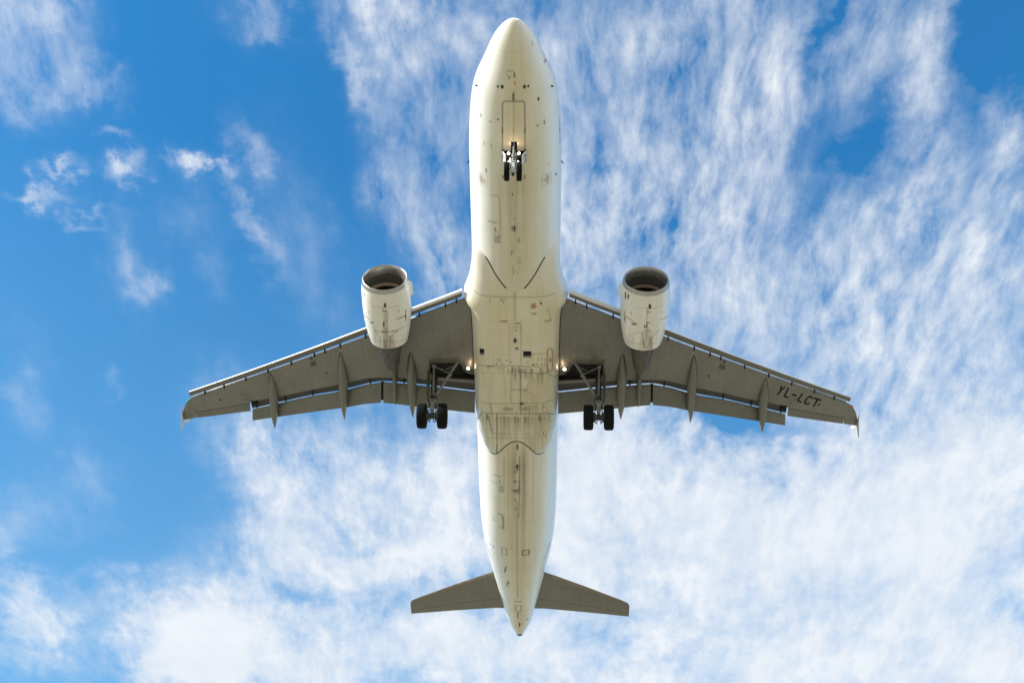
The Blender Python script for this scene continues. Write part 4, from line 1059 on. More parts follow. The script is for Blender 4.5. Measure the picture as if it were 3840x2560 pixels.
for s in (-1, 1):
    side = 'left' if s > 0 else 'right'
    rings = [wing_ring(s, v, 'cove') for v in (1.5, 2.0, 2.6, 3.3, 4.17, 5.0, 5.8, 6.4, 6.7, 7.3, 8.57, 10, 11.5, 12.8, 13.24)]
    rings += [wing_ring(s, v, 'aileron') for v in (13.245, 14, 15, 16.26)]
    rings += [wing_ring(s, v, 'tip') for v in (16.265, 16.4, 16.6, 16.78, 16.9, 16.97)]
    mb = Mesh().loft(rings)
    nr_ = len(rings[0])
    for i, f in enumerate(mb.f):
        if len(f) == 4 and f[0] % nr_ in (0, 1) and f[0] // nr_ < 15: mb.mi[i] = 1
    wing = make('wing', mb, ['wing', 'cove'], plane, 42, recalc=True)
    # main gear bay: a pocket cut up into the rear of the wing root
    cut = Mesh(); cut.loft([[(s * a, b, zz) for a, b in BAY] for zz in (-2.4, -.93)])
    cutter = make('bay_cutter', cut, ['bay'], None)
    cutter.matrix_world = PLACE
    bpy.context.view_layer.update()
    md = wing.modifiers.new('cut', 'BOOLEAN'); md.operation = 'DIFFERENCE'; md.solver = 'EXACT'; md.object = cutter; md.material_mode = 'TRANSFER'
    dg = bpy.context.evaluated_depsgraph_get()
    me2 = bpy.data.meshes.new_from_object(wing.evaluated_get(dg))
    wing.modifiers.clear(); old = wing.data; wing.data = me2; bpy.data.meshes.remove(old); me2.name = 'wing'
    bpy.data.objects.remove(cutter)
    # the strip behind the bay stands a little lower than the shroud
    # slats
    for v0, v1 in ((2.42, 4.88), (6.55, 9.105), (9.115, 11.605), (11.615, 14.045), (14.055, 16.36)):
        rings = []
        for v in np.linspace(v0, v1, 7):
            z0 = float(zw(v)); l = float(np.interp(v, [2.3, 16.4], [12.885, 20.335])) if v > 4.9 else le(v)
            k = 1.15 if v0 < 3 else float(np.interp(v, [6.5, 16.4], [1.02, .86]))
            prof = [(-.155, -.078), (-.30, -.155), (-.40, -.21), (-.49, -.225), (-.535, -.195), (-.545, -.14), (-.51, -.06), (-.43, .03), (-.32, .115), (-.20, .175), (-.09, .20),
                    (-.10, .185), (-.20, .145), (-.29, .075), (-.33, -.01), (-.30, -.07)]
            rings.append([(s * v, l + a * k, z0 + b * k) for a, b in prof])
        mb = Mesh().loft(rings)
        n = len(rings[0])
        # underside and cove of the slat take the darker copy, their shade painted in
        for i, f in enumerate(mb.f):
            if len(f) == 4:
                j = f[0] % n
                if j in ((0, 1) if v0 < 3 else (0, 1, 2, 3)) or j >= 10: mb.mi[i] = 1
        make('slat', mb, ['slat', 'slatback'], wing, 50)
    # slat tracks
    for v in (2.70, 3.21, 4.44, 7.05, 8.32, 9.10, 9.64, 10.84, 12.07, 13.28, 14.48, 15.55):
        l = le(v); z0 = float(zw(v)); mb = Mesh()
        mb.loft([[(s * (v + dx), l + yy, z0 + zz) for yy, zz in ((-.34, -.10), (.04, -.055), (.13, -.02), (.13, .06), (-.05, .10), (-.30, .06))] for dx in (-.027, .027)])
        make('slat_track', mb, 'black', wing, 30)
    # flaps
    def flap_station(v):
        z0 = float(zw(v)); te = float(pch(v, FTX, FTY)); sh = float(pch(v, SHX, SHY))
        q0 = .819 * sh - .573 * .1 + .062; q1 = .819 * te + .573 * .5
        c = q1 - q0; a = rad(35)
        lz = -.02; ty_z = lz - c * math.sin(a)
        ty = (q1 + .573 * ty_z) / .819
        return (v, (ty - c * math.cos(a), z0 + lz), (ty, z0 + ty_z), .13 * min(c, 1))
    for v0, v1 in ((1.975, 6.365), (6.475, 13.16)):
        make('flap', foil(Mesh(), s, [flap_station(v) for v in np.linspace(v0, v1, 9)]), 'flap', wing, 45)
    # seal between the flaps and small flap links in the cove
    a = flap_station(6.365); b = flap_station(6.475)
    mb = Mesh().slab([(s * 6.345, a[1][0] + .0, a[1][1] + .06), (s * 6.495, b[1][0] + .0, b[1][1] + .06), (s * 6.495, b[2][0] - .09, b[2][1] + .09), (s * 6.345, a[2][0] - .09, a[2][1] + .09)], .03)
    make('flap_seal', mb, 'black', wing, 30)
    for v in (9.93, 11.36, 7.0, 5.35, 12.92):
        y0 = cove(v) + .05; z0 = float(zw(v)); y1 = float(pch(v, SHX, SHY)) + .2
        make('flap_link', Mesh().tube([(s * (v + .06), y0, z0 + .10), (s * v, y1, z0 + .04)], .035, 8), 'black', wing)
    y0 = cove(13.06); z0 = float(zw(13.06))
    make('flap_end_recess', Mesh().slab([(s * 12.88, y0 - .0, z0 + .13), (s * 13.22, y0 + .1, z0 + .15), (s * 13.22, y0 + .46, z0 + .16), (s * 12.88, y0 + .36, z0 + .14)], .02), 'bay', wing, 30)
    # aileron
    st = []
    for v in np.linspace(13.29, 16.235, 6):
        z0 = float(zw(v)); h = float(np.interp(v, HGX, HGY)) + .022; te = float(np.interp(v, TEX, TEY)); st.append((v, h, te, z0))
    mb = Mesh().loft([[(s * v, h, z0 - .0), (s * v, te, z0 + .005), (s * v, te, z0 + .02), (s * v, h, z0 + .125)] for v, h, te, z0 in st])
    make('aileron', mb, 'flap', wing, 30)
    # static discharge wicks
    for v in (13.9, 14.6, 15.3, 16.0, 16.6):
        te = float(np.interp(v, TEX, TEY)); z0 = float(zw(v))
        make('static_wick', Mesh().tube([(s * v, te - .01, z0 + .012), (s * v, te + .16, z0 + .012)], .006, 6), 'black', wing)
    # flap track fairings: fixed front half under the wing, rear half drooped with the flap
    for v, y0, yq, wd, dp in ((11.94, 18.2, 21.13, .205, .27), (8.34, 16.5, 20.09, .21, .30), (4.96, 16.1, 19.58, .225, .33), (5.80, 17.25, 19.0, .12, .30)):
        z0 = float(zw(v)); zt = z0 - .72 if v != 5.80 else z0 - .58
        q = .819 * yq - .573 * (z0 - (.55 if v != 5.80 else .05 + (z0 + 1.3) - .05)); yt = (q + .573 * zt) / .819
        if v == 5.80: yt = (.819 * 19.0 - .573 * -1.3 + .573 * zt) / .819
        ln = yt - y0; rings = []
        for f in (0, .02, .06, .13, .22, .34, .48, .60, .70, .80, .89, .95, .985, 1):
            wdt = wd * min(1, (f / .36) ** .62 if f < .36 else 1) * (1 if f < .62 else max(1 - ((f - .62) / .38) ** 1.7, .0)) + .004
            hgt = dp * min(1, (f / .4) ** .7 if f < .4 else 1) * (1 if f < .62 else max(1 - ((f - .62) / .38) ** 1.5, 0)) + .004
            yy = y0 + ln * f
            top_z = z0 - .0 + .06 if f < .5 else z0 + .06 + (zt - z0 - .06) * ((f - .5) / .5) ** 1.25
            cz = top_z - hgt * .75
            if f < .08: cz = top_z - hgt * .5 - .04
            rings.append([(s * v + wdt * math.cos(a_), yy, cz + hgt * (math.sin(a_) if math.sin(a_) < 0 else .75 * math.sin(a_))) for a_ in np.linspace(0, 2 * math.pi, 28, endpoint=False)])
        make('flap_track_fairing', Mesh().loft(rings), 'fairing', wing, 60)
        if v != 5.80:   # dark joint where the fairing meets the skin
            f_ = .30; ring = []
            for sg in (-1, 1):
                mb = Mesh(); P_ = []
                for f in np.linspace(.0, .5, 14):
                    wdt = wd * min(1, (f / .36) ** .62 if f < .36 else 1)
                    P_.append((s * v + sg * (wdt + .006), y0 - .02 + ln * f, skin_z(v, y0 + ln * f) - .004))
                ring += P_ if sg > 0 else P_[::-1]
            make('fairing_seal', Mesh().tube(ring, .011, 6), 'black', wing)
    # wing tip fence: arrow plate above and below the tip
    zt = float(zw(16.97)); x0 = 16.985
    outl = [(20.95, zt + .01), (21.35, zt + .10), (22.0, zt + .52), (22.55, zt + .90), (22.74, zt + .90), (22.35, zt + .40), (22.0, zt + .04), (22.06, zt - .30), (22.12, zt - .62), (22.0, zt - .66), (21.72, zt - .40), (21.3, zt - .10)]
    mb = Mesh()
    mb.loft([[(s * (x0 + dx), yy, zz) for yy, zz in outl] for dx in (-.022, .022)])
    make('wingtip_fence', mb, 'fence', wing, 30, bevel=.01)
    mb = Mesh(); zl = float(zw(16.5))
    mb.tube([(s * 16.46, 20.45, zl + .03), (s * 16.55, 20.55, zl + .03), (s * 16.63, 20.67, zl + .035), (s * 16.69, 20.78, zl + .035)], [.02, .045, .03, .015], 12)
    make('navigation_light', mb, 'navred' if s > 0 else 'navgreen', wing, 60, label='red wing tip light' if s > 0 else 'green wing tip light')
    # registration, access panels, filler cap
    if s > 0:
        mb = Mesh()
        for g in GLYPHS: ribbon(mb, g, .088, skin_z, .006)
        make('registration_letter', mb, 'letter', wing, 30, label='black registration YL-LCT painted under the wing')
    def quad_on_skin(name, pts, mat='patch', off=.005):
        ring = [(s * a_, b_, skin_z(a_, b_) - off) for a_, b_ in pts]; r2 = [(p_[0], p_[1], p_[2] + off) for p_ in ring]
        make(name, Mesh().loft([ring, r2]), mat, wing, 30)
    quad_on_skin('access_panel', [(9.64, 17.10), (9.90, 17.21), (9.86, 17.47), (9.57, 17.35)])
    quad_on_skin('fuel_cap', [(9.82 + .085 * math.cos(a_), 17.0 + .095 * math.sin(a_)) for a_ in np.linspace(0, 6.283, 14, endpoint=False)])
    quad_on_skin('drain_hole', [(9.13 + .045 * math.cos(a_), 17.75 + .05 * math.sin(a_)) for a_ in np.linspace(0, 6.283, 10, endpoint=False)], 'black')
    quad_on_skin('drain_hole', [(14.80 + .05 * math.cos(a_), 20.19 + .05 * math.sin(a_)) for a_ in np.linspace(0, 6.283, 10, endpoint=False)], 'black')
    quad_on_skin('access_panel', [(13.50, 19.58), (13.66, 19.63), (13.64, 19.67), (13.52, 19.66)])
    # landing light at the wing root, with the glow it throws on the panel ahead
    lx, ly = 2.25, 16.75; lz = skin_z(2.3, 16.75)
    mb = Mesh().lathe((s * lx, ly - .02, lz - .14), (0, 1, .25), [(-.07, .02), (-.06, .05), (-.02, .07), (.0, .075)], 20, 0, (True, False))
    mb.lathe((s * lx, ly - .02, lz - .14), (0, 1, .25), [(.0, .08), (.10, .075), (.16, .04)], 20, 1, (True, True))
    mb.box((s * lx - .03, ly, lz - .12), (s * lx + .03, ly + .10, lz + .03), 1)
    make('landing_light', mb, ['lamp', 'gdark'], wing, 40, label='lit landing light')
    ld = bpy.data.lights.new('landing_glow', 'SPOT'); ld.energy = 2.2; ld.spot_size = rad(150); ld.spot_blend = .8; ld.color = (1, .62, .34); ld.shadow_soft_size = .06
    lo = bpy.data.objects.new('landing_glow', ld); COL.objects.link(lo); lo.parent = plane
    lo.location = (s * lx, ly - .17, lz - .17); lo.rotation_euler = Vector((0, 1, -.15)).to_track_quat('Z', 'Y').to_euler()
    # rubber seal where the fairing meets the wing
    P_ = []
    for yy in np.linspace(12.86, 17.15, 34):
        v = float(aw(yy)); P_.append((s * (v + .008), yy, float(zw(v)) - .035 if yy > 13.0 else float(zw(v)) + .05))
    make('root_seal', Mesh().tube(P_, .016, 8), 'black', wing)
    # pale lip behind the bay
    make('rear_spar_cover', Mesh().slab([(s * 1.97, 17.50, zlow(2) - .002), (s * 3.72, 17.47, zlow(3.7) - .002), (s * 3.72, 17.64, zlow(3.7) + .02), (s * 1.97, 17.68, zlow(2) + .02)], .012), 'fairing', wing, 30)

# ------------------------------------------------------------------ engines
NO = [0.2, .6, 1.2, 1.8, 2.4, 2.9, 3.25]; NR = [1.03, 1.07, 1.08, 1.065, 1.01, .93, .85]
EZ, EY0 = -2.05, 11.3
for s in (-1, 1):
    EX = s * 5.75
    o_ = np.concatenate([np.arange(.2, 3.25, .03), [3.25]]); ph = np.linspace(-math.pi, math.pi, 230, endpoint=False)
    R_ = pch(o_, NO, NR)
    sh = np.clip((.9 - o_) / .7, 0, 1) * -.045
    XX = EX + R_[:, None] * np.sin(ph); ZZ = EZ - R_[:, None] * np.cos(ph)
    YY = EY0 + o_[:, None] + sh[:, None] * (-(R_[:, None] * np.cos(ph)))
    V = np.stack([XX, YY, ZZ], -1); n0 = V.shape[:2]
    u = (R_[:, None] * ph).ravel(); v = np.repeat(o_, len(ph))
    col = np.tile(WHITE * np.array([.985, .985, .97]), (len(u), 1)); lowm = np.clip(np.cos(u / np.repeat(R_, len(ph))), 0, 1)
    col = lerp(col, DUST, lowm ** 1.5 * (.42 + .5 * (vnoise(u * 5, v * .5, 4, 21 + s) - .5)))
    col = lerp(col, np.array([.30, .22, .12]), lowm ** 2 * np.clip((v - 2.0) / .7, 0, 1) * np.clip(.12 + 1.6 * (vnoise(u * 8, v * .7, 4, 23 + s) - .5), 0, .5))
    rust = np.exp(-((u - .02) / .17) ** 2) * np.clip((v - 1.75) / .9, 0, 1) * (lowm > 0) * (.45 + 1.1 * (vnoise(u * 9, v * .5, 3, 31 + s) - .35))
    col = lerp(col, np.array([.24, .165, .085]), np.clip(rust * (.75 if s < 0 else .5), 0, .7))
    rust2 = np.exp(-((u - (.27 if s < 0 else .22)) / .07) ** 2) * np.clip((v - 2.3) / .4, 0, 1) * (lowm > 0)
    col = lerp(col, np.array([.24, .165, .085]), rust2 * (.5 if s < 0 else .35))
    stamp(col, u, v, NACELLE_MARKS[s], soft=.014, wmin=.05, gain=1.3)
    cowl = grid_object('engine', V, None, ['nacelle'], plane, col, True, label='white engine nacelle under the %s wing' % ('left' if s > 0 else 'right'))
    # nozzle edge and the inside of the fan duct
    mb = Mesh().lathe((EX, EY0, EZ), (0, 1, 0), [(3.25, .85), (3.262, .84), (3.25, .825), (2.7, .86), (2.2, .88)], 64)
    make('fan_nozzle', mb, 'core', cowl)
    mb = Mesh(); prof = [(.40, .872), (.25, .885), (.12, .905), (.05, .93), (.01, .955), (.0, .968), (.012, .985), (.06, 1.008), (.13, 1.022), (.2, 1.0305)]
    rings = []
    for d, r in prof:
        sh1 = (-.045) * min(1, max(0, (.9 - d) / .7))
        rings.append([(EX + r * math.sin(a_), EY0 + d + sh1 * (-r * math.cos(a_)), EZ - r * math.cos(a_)) for a_ in np.linspace(-math.pi, math.pi, 96, endpoint=False)])
    mb.loft(rings, True, (False, False))
    make('inlet_lip', mb, 'lip', cowl, 60, label='polished metal inlet lip')
    mb = Mesh().lathe((EX, EY0, EZ), (0, 1, 0), [(.395, .874), (.6, .866), (.84, .866)], 72)
    make('inlet_liner', mb, 'liner', cowl, 60)
    mb = Mesh().lathe((EX, EY0, EZ), (0, 1, 0), [(.84, .864), (.86, .862), (1.0, .862)], 72)
    make('fan_case_ring', mb, 'rub', cowl, 60)
    mb = Mesh()
    for k in range(36):
        a0 = 2 * math.pi * k / 36; ring = []
        for f in (0, .33, .66, 1):
            r = .27 + .585 * f; tw = rad(25 + 40 * f); cch = .09 + .03 * f
            ring.append([(r, sg * cch * math.sin(tw) , sg * cch * math.cos(tw)) for sg in (-1, 1)])
        vs = []
        for rr in ring:
            for r, tng, ax in rr:
                vs.append((EX + r * math.sin(a0) + tng * math.cos(a0), EY0 + 1.12 + ax, EZ + r * math.cos(a0) - tng * math.sin(a0)))
        mb.add(vs, [[2 * i, 2 * i + 1, 2 * i + 3, 2 * i + 2] for i in range(3)])
    mb.lathe((EX, EY0, EZ), (0, 1, 0), [(1.0, .863), (1.02, .88), (1.27, .88), (1.28, .02)], 48, 1)
    make('fan', mb, ['fan', 'bay'], cowl, 30, recalc=False)
    mb = Mesh().lathe((EX, EY0, EZ), (0, 1, 0), [(.64, .01), (.68, .06), (.82, .15), (.97, .225), (1.10, .27)], 32)
    make('spinner', mb, 'fan', cowl, 60)
    mb = Mesh().lathe((EX, EY0, EZ), (0, 1, 0), [(2.3, .68), (3.0, .65), (3.3, .60), (3.8, .515), (4.3, .425), (4.85, .325), (4.86, .31), (4.6, .32)], 48)
    make('core_nozzle', mb, 'core', cowl, 40)
    mb = Mesh().lathe((EX, EY0, EZ), (0, 1, 0), [(4.3, .25), (4.7, .19), (5.0, .10), (5.12, .02)], 32, cap=(True, True))
    make('exhaust_plug', mb, 'core', cowl, 40)
    # pylon
    rings = []
    for yy, zb, zt_, hw in ((12.35, -1.02, -.86, .02), (12.7, -1.1, -.70, .14), (13.6, -1.2, -.55, .20), (14.4, -1.5, -.62, .22), (15.2, -1.78, -.72, .22), (16.0, -1.72, -.72, .20), (16.8, -1.42, -.74, .15), (17.5, -1.12, -.76, .07), (17.9, -.98, -.80, .02)):
        rings.append([(EX + hw * a_, yy, zb if b_ < 0 else zt_) for a_, b_ in ((-.55, -1), (.55, -1), (1, -.0), (1, 1), (-1, 1), (-1, -.0))])
        rings[-1][2] = (EX + hw, yy, zb * .6 + zt_ * .4); rings[-1][5] = (EX - hw, yy, zb * .6 + zt_ * .4)
    make('pylon', Mesh().loft(rings), 'core', cowl, 35)
    # strake on the inboard shoulder
    a_ = rad(118); inb = -s
    def sp(o, h):
        r = float(pch(max(o, .2), NO, NR)) + h; aa = rad(112)
        return (EX + inb * r * math.sin(aa), EY0 + o, EZ - r * math.cos(aa))
    mb = Mesh().slab([sp(.35, -.03), sp(.55, .16), sp(1.12, .18), sp(1.2, .14), sp(1.25, -.03)], .03)
    make('strake', mb, 'white', cowl, 30)
    # small drain mast below the cowl
    mb = Mesh().loft([[(EX - .04 + dx, EY0 + yy, EZ + zz) for yy, zz in ((1.72, -1.06), (1.76, -1.11), (1.84, -1.11), (1.86, -1.05))] for dx in (-.02, .02)])
    make('drain_mast', mb, 'gdark', cowl, 30)

# ------------------------------------------------------------------ tail
for s in (-1, 1):
    def tz(v): return .85 + .13 * v
    HX = [.5, 1.36, 3.7, 5.92, 6.15, 6.22]; HL = [31.7, 32.26, 33.68, 35.1, 35.28, 35.5]; HT = [35.02, 35.13, 35.70, 36.28, 36.34, 36.36]
    def tail_ring(v, cut=None):
        l = float(np.interp(v, HX, HL)); t = float(np.interp(v, HX, HT)); c = t - l; z0 = tz(v); th_ = (.11 * c if v < 6.1 else .05 * c)
        prof = [(1, .003), (.72, .30), (.5, .43), (.3, .5), (.15, .44), (.06, .3), (.015, .14), (0, 0), (.015, -.14), (.06, -.3), (.15, -.44), (.3, -.5), (.5, -.43), (.72, -.30), (1, -.003)]
        return [(s * v, l + c * q, z0 + th_ * f) for q, f in prof], l, t, c, z0, th_
    vs_ = (.5, 1.36, 2.5, 3.7, 4.8, 5.92, 6.1, 6.17, 6.22)
    mb = Mesh().loft([tail_ring(v)[0] for v in vs_])
    hs = make('horizontal_stabilizer', mb, 'tail', plane, 50)
    # bare metal leading edge sleeve and elevator joint
    rings = []
    for v in np.linspace(1.80, 5.80, 8):
        r, l, t, c, z0, th_ = tail_ring(v)
        rings.append([(s * v, l + c * q - .008, z0 + th_ * f * 1.04) for q, f in ((.09, .36), (.06, .3), (.015, .16), (0, .0), (.015, -.16), (.06, -.31), (.085, -.36))])
    make('leading_edge', Mesh().loft(rings, False, (False, False)), 'steel', hs, 60, label='bare metal leading edge strip')
    pts = []
    for v in np.linspace(1.1, 6.15, 12):
        r, l, t, c, z0, th_ = tail_ring(v); pts.append((s * v, l + c * .715, z0 - th_ * .305 - .002))
    make('elevator_gap', Mesh().tube(pts, .006, 6), 'patch', hs)
    for v in (3.2, 4.2, 5.2):
        r, l, t, c, z0, th_ = tail_ring(v)
        make('static_wick', Mesh().tube([(s * v, t - .01, z0), (s * v, t + .14, z0)], .006, 6), 'black', hs)
rings = []
for zz, l, t, th_ in ((1.4, 29.2, 35.6, .32), (2.4, 30.1, 35.85, .30), (4.5, 32.0, 36.35, .24), (7.6, 34.75, 37.15, .15), (7.85, 35.1, 37.2, .06)):
    c = t - l
    rings.append([(th_ * f, l + c * q, zz) for q, f in ((1, 0), (.7, .6), (.4, 1), (.15, .85), (.03, .4), (0, 0), (.03, -.4), (.15, -.85), (.4, -1), (.7, -.6))])
make('tail_fin', Mesh().loft(rings), 'white', plane, 50)

# ------------------------------------------------------------------ landing gear
def wheel(parent, c, r, w, seg=64):
    """tyre with grooves, and its hub, on an axle along X"""
    c = Vector(c); hw = w / 2
    prof = [(-.62 * hw, r * .56), (-.86 * hw, r * .62), (-.98 * hw, r * .74), (-hw, r * .82), (-.95 * hw, r * .90), (-.82 * hw, r * .962), (-.62 * hw, r * .988),
            (-.46 * hw, r * .996), (-.44 * hw, r * .982), (-.40 * hw, r * .982), (-.38 * hw, r * .998), (-.06 * hw, r), (-.04 * hw, r * .984), (.04 * hw, r * .984), (.06 * hw, r),
            (.38 * hw, r * .998), (.40 * hw, r * .982), (.44 * hw, r * .982), (.46 * hw, r * .996), (.62 * hw, r * .988), (.82 * hw, r * .962), (.95 * hw, r * .90), (hw, r * .82), (.98 * hw, r * .74), (.86 * hw, r * .62), (.62 * hw, r * .56)]
    make('tyre', Mesh().lathe(c, (1, 0, 0), prof, seg), 'tyre', parent, 35)
    hub = [(-.6 * hw, r * .56), (-.66 * hw, r * .5), (-.45 * hw, r * .46), (-.4 * hw, r * .2), (-.55 * hw, r * .16), (-.55 * hw, .0), (.55 * hw, .0), (.55 * hw, r * .16), (.4 * hw, r * .2), (.45 * hw, r * .46), (.66 * hw, r * .5), (.6 * hw, r * .56)]
    make('wheel_hub', Mesh().lathe(c, (1, 0, 0), hub, 32), 'rim', parent, 30)

# nose gear
mb = Mesh()
mb.tube([(0, 5.30, -1.55), (0, 5.24, -2.4), (0, 5.17, -3.10)], [.105, .105, .10], 20, 0)
mb.tube([(0, 5.18, -3.06), (0, 5.17, -3.20)], .135, 20, 0)
mb.tube([(0, 5.17, -3.15), (0, 5.11, -3.88)], .062, 16, 1)
mb.tube([(-.20, 5.10, -3.90), (.20, 5.10, -3.90)], .058, 16, 0)
mb.tube([(-.11, 5.10, -3.88), (.11, 5.10, -3.88)], .085, 16, 0)
mb.tube([(.13, 5.16, -2.45), (.12, 5.14, -2.95)], .045, 12, 2)
mb.tube([(-.13, 5.16, -2.65), (-.12, 5.14, -3.0)], .05, 12, 0)
mb.box((-.30, 5.12, -2.60), (.30, 5.17, -2.53), 2)
mb.box((-.24, 5.08, -3.23), (.24, 5.14, -3.17), 0)
nlg = make('nose_landing_gear', mb, ['gearw', 'chrome', 'gdark'], plane, 40)
mb = Mesh()
mb.tube([(0, 4.70, -1.75), (.0, 4.93, -2.75)], .045, 14); mb.tube([(0, 4.93, -2.75), (0, 5.12, -2.95)], .05, 12)
mb.tube([(-.06, 4.74, -1.95), (.06, 4.74, -1.95)], .05, 10)
make('drag_strut', mb, 'gear', nlg)
mb = Mesh()
mb.loft([[(dx, yy, zz) for yy, zz in ((5.09, -3.12), (4.86, -3.42), (4.87, -3.48), (5.09, -3.22))] for dx in (-.075, .075)])
mb.loft([[(dx, yy, zz) for yy, zz in ((4.86, -3.42), (5.05, -3.84), (5.08, -3.78), (4.90, -3.40))] for dx in (-.06, .06)])
mb.tube([(-.09, 4.87, -3.44), (.09, 4.87, -3.44)], .03, 10)
make('torque_link', mb, 'gearw', nlg, 30)
mb = Mesh().tube([(-.06, 5.2, -3.96), (.06, 5.2, -3.96)], .045, 10); mb.box((-.05, 5.14, -4.02), (.05, 5.24, -3.92)); make('tow_fitting', mb, 'gdark', nlg, 30)
for k in (-1, 1):
    mb = Mesh().tube([(k * .07, 5.08, -2.62), (k * .09, 5.03, -3.0), (k * .07, 5.02, -3.35), (k * .12, 5.05, -3.8)], .014, 8)
    make('hydraulic_hose', mb, 'black', nlg)
    wheel(nlg, (k * .25, 5.10, -3.90), .387, .215)
for k in (-1, 1):
    mb = Mesh().lathe((k * .21, 4.98, -2.56), (0, 1, .35), [(-.05, .015), (-.04, .04), (-.01, .053), (.0, .055)], 20, 0, (True, False))
    mb.lathe((k * .21, 4.98, -2.56), (0, 1, .35), [(0, .075), (.08, .07), (.14, .04)], 20, 1, (True, True))
    make('taxi_light', mb, ['lamp', 'gdark'], nlg, 40, label='lit lamp on the nose leg')
    mb = Mesh().lathe((k * .19, 5.0, -3.22), (0, 1, .35), [(-.03, .01), (-.022, .024), (.0, .03)], 16, 0, (True, False))
    mb.lathe((k * .19, 5.0, -3.22), (0, 1, .35), [(0, .048), (.07, .03)], 16, 1, (True, True))
    make('turnoff_light', mb, ['lampsmall', 'gdark'], nlg, 40, label='small lit lamp on the nose leg')
    ld = bpy.data.lights.new('taxi_glow', 'SPOT'); ld.energy = 2.0; ld.spot_size = rad(150); ld.spot_blend = .8; ld.color = (1, .72, .46); ld.shadow_soft_size = .05
    lo = bpy.data.objects.new('taxi_glow', ld); COL.objects.link(lo); lo.parent = plane
    lo.location = (k * .21, 4.92, -2.40); lo.rotation_euler = Vector((0, 1, -.5)).to_track_quat('Z', 'Y').to_euler()
# rear nose gear doors with the last two letters of the registration
for k in (-1, 1):
    A = Vector((k * .50, 5.14, -1.965)); B = Vector((k * .50, 5.68, -1.965)); C_ = Vector((k * .44, 5.62, -2.24)); D_ = Vector((k * .335, 5.50, -2.46)); E_ = Vector((k * .335, 5.10, -2.46)); F_ = Vector((k * .44, 5.08, -2.22))
    n = (B - A).cross(E_ - A).normalized()
    if n.z > 0: n = -n
    def dp_(u, v): return A + (B - A) * u + (E_ - Vector((k * .5, 5.10, -1.965))) * v
    mb = Mesh().slab([A, B, D_, E_], .03, 0)
    def stroke(pts, w=.045):
        for p0, p1 in zip(pts[:-1], pts[1:]):
            a_, b_ = dp_(*p0), dp_(*p1); d = (b_ - a_).normalized(); q = d.cross(n).normalized() * w / 2; e = d * w * .3
            o1 = n * .0165; o2 = n * .021
            mb.loft([[a_ - q - e + o1, a_ + q - e + o1, b_ + q + e + o1, b_ - q + e + o1], [a_ - q - e + o2, a_ + q - e + o2, b_ + q + e + o2, b_ - q + e + o2]], True, (True, True), 1)
    if k > 0:   # reads from front to rear, letter tops outboard
        stroke([(.40, .25), (.46, .38), (.46, .62), (.40, .72)][::1]); stroke([(.40, .25), (.28, .22)]) if False else None
        mb.f, mb.mi, mb.v = mb.f[:6], mb.mi[:6], mb.v[:8]
        stroke([(.42, .36), (.43, .26), (.20, .26), (.15, .38), (.15, .55), (.20, .68), (.43, .68), (.42, .58)])
        stroke([(.55, .27), (.55 + .30, .27)]); stroke([(.70, .27), (.70, .70)])
    else:
        stroke([(.52, .36), (.51, .26), (.76, .26), (.81, .38), (.81, .55), (.76, .68), (.51, .68), (.52, .58)])
        stroke([(.12, .27), (.42, .27)]); stroke([(.27, .27), (.27, .70)])
    make('gear_door', mb, ['white', 'letter'], nlg, 30, label='white door lettered CT')

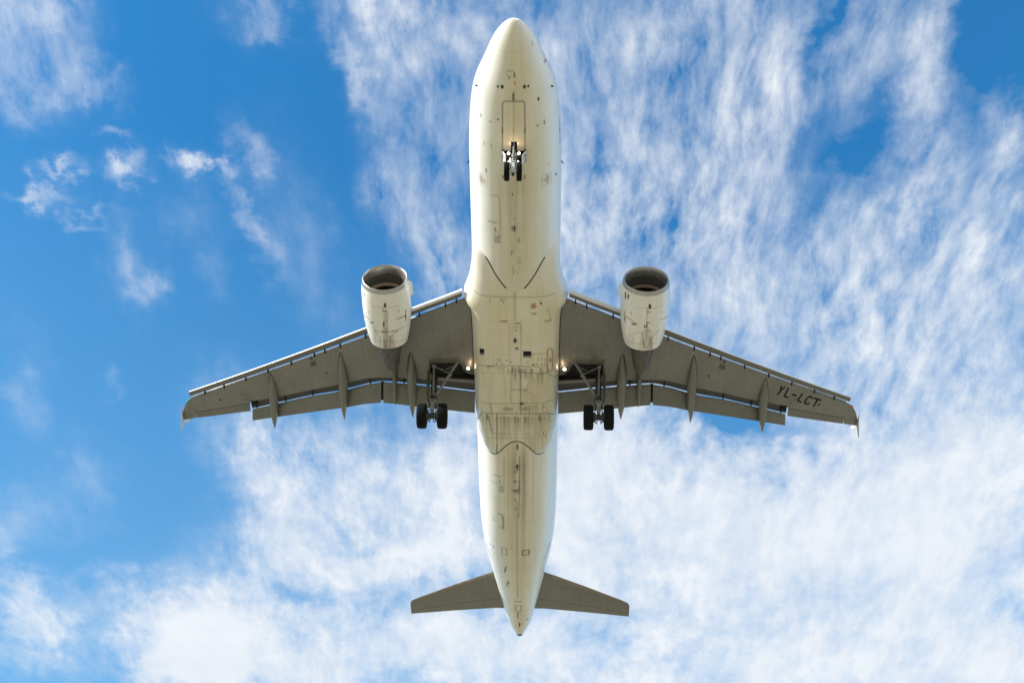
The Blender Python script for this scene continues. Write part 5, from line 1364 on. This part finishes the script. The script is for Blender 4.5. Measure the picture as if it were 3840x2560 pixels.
# main gear
for s in (-1, 1):
    mx, my, mz = s * 3.80, 17.65, -3.82
    mb = Mesh()
    mb.tube([(s * 3.86, 17.20, -.95), (s * 3.84, 17.38, -1.9), (s * 3.81, 17.50, -2.62)], [.15, .14, .13], 18, 0)
    mb.tube([(s * 3.81, 17.49, -2.58), (s * 3.81, 17.51, -2.72)], .165, 18, 0)
    mb.tube([(s * 3.81, 17.50, -2.68), (s * 3.80, 17.63, -3.70)], .085, 16, 1)
    mb.tube([(mx - .38, my, mz), (mx + .38, my, mz)], .085, 16, 2)
    mb.tube([(mx - .14, my, mz), (mx + .14, my, mz)], .13, 16, 2)
    mlg = make('main_landing_gear', mb, ['gdark', 'chrome', 'gdark'], plane, 40)
    mb = Mesh().tube([(s * 3.87, 16.78, -1.18), (s * 3.865, 17.0, -1.62)], .055, 12); mb.tube([(s * 3.865, 17.0, -1.62), (s * 3.83, 17.30, -2.36)], .068, 14); mb.tube([(s * 3.83, 17.30, -2.36), (s * 3.81, 17.42, -2.60)], .05, 12); mb.lathe((s * 3.87 - .09, 16.76, -1.16), (1, 0, 0), [(0, .09), (.18, .09)], 16, 0, (True, True))
    make('retraction_actuator', mb, 'gear', mlg)
    mb = Mesh().tube([(s * 2.77, 16.54, -1.17), (s * 3.09, 16.80, -1.72)], .07, 12); mb.tube([(s * 3.06, 16.78, -1.68), (s * 3.64, 17.34, -2.52)], .07, 12)
    mb.lathe((s * 3.08, 16.72, -1.70), (0, 1, 0), [(0, .095), (.17, .095)], 14, 0, (True, True)); mb.tube([(s * 3.60, 17.32, -2.48), (s * 3.80, 17.42, -2.56)], .055, 10)
    mb.box((s * 3.72 - .10, 17.34, -2.72), (s * 3.72 + .10, 17.40, -2.56))
    make('side_brace', mb, 'gear', mlg, 40)
    mb = Mesh().tube([(s * 3.84, 16.78, -1.18), (s * 3.45, 16.80, -1.42)], .03, 8); mb.tube([(s * 3.45, 16.80, -1.42), (s * 3.10, 16.80, -1.70)], .03, 8)
    make('lock_stay', mb, 'gear', mlg)
    make('lock_spring', Mesh().tube([(s * 2.95, 16.66, -1.30), (s * 3.28, 16.72, -1.48)], .024, 8), 'gear', mlg)
    mb = Mesh()
    mb.loft([[(s * 3.80 + dx, yy, zz) for yy, zz in ((17.42, -2.74), (17.20, -3.18), (17.20, -3.26), (17.46, -2.90))] for dx in (-.11, .11)])
    mb.loft([[(s * 3.80 + dx, yy, zz) for yy, zz in ((17.20, -3.18), (17.52, -3.74), (17.56, -3.66), (17.25, -3.16))] for dx in (-.09, .09)])
    mb.tube([(s * 3.8 - .13, 17.21, -3.22), (s * 3.8 + .13, 17.21, -3.22)], .04, 10)
    make('torque_link', mb, 'gear', mlg, 30)
    # outboard leg door
    mb = Mesh().slab([(s * 4.05, 16.72, -1.20), (s * 4.16, 16.85, -1.50), (s * 4.17, 17.25, -2.2), (s * 4.12, 17.50, -2.85), (s * 4.02, 17.78, -2.85), (s * 4.06, 17.80, -2.0), (s * 4.10, 17.62, -1.15)], .05)
    make('gear_door', mb, 'fairing', mlg, 30)
    for k in (-1, 1):
        wheel(mlg, (mx + k * .4635, my, mz), .584, .44)
        c = Vector((mx + k * .18, my, mz)); mb = Mesh().lathe(c, (k, 0, 0), [(-.02, .10), (-.02, .21), (.05, .23), (.15, .23), (.16, .10)], 24)
        for q in range(8):
            aq = 2 * math.pi * q / 8
            mb.lathe(c + Vector((-k * .06, .17 * math.cos(aq), .17 * math.sin(aq))), (k, 0, 0), [(0, .0), (0, .036), (.06, .036)], 10, 1)
        make('brake', mb, ['gdark', 'gear'], mlg, 30)
        mb = Mesh().tube([(s * 3.81 + k * .12, 17.40, -2.7), (mx + k * .20, 17.36, -3.05), (mx + k * .13, 17.30, -3.45), (mx + k * .20, 17.45, -3.78)], .017, 8)
        make('brake_hose', mb, 'black', mlg)
        mb = Mesh().tube([(mx + k * .10, 17.56, -3.3), (mx + k * .24, 17.85, -3.5), (mx + k * .16, 17.95, -3.8), (mx + k * .1, 17.86, -4.02)], .017, 8)
        make('brake_hose', mb, 'black', mlg)
        mb = Mesh().tube([(mx + k * .06, 17.70, -3.98), (mx + k * .10, 17.74, -4.14)], .02, 8); make('sensor_rod', mb, 'gdark', mlg)
    for dx, zz, mt in ((-.13, -2.9, 'gear'), (.15, -3.02, 'gearw'), (.05, -3.12, 'gear'), (-.12, -3.3, 'gear'), (.14, -3.35, 'gear')):
        mb = Mesh().box((s * 3.81 + dx - .04, 17.36, zz - .05), (s * 3.81 + dx + .04, 17.46, zz + .05)); mb.tube([(s * 3.81 + dx, 17.40, zz), (s * 3.81, 17.5, zz - .02)], .03, 8)
        make('valve_block', mb, mt, mlg, 30, bevel=.008)
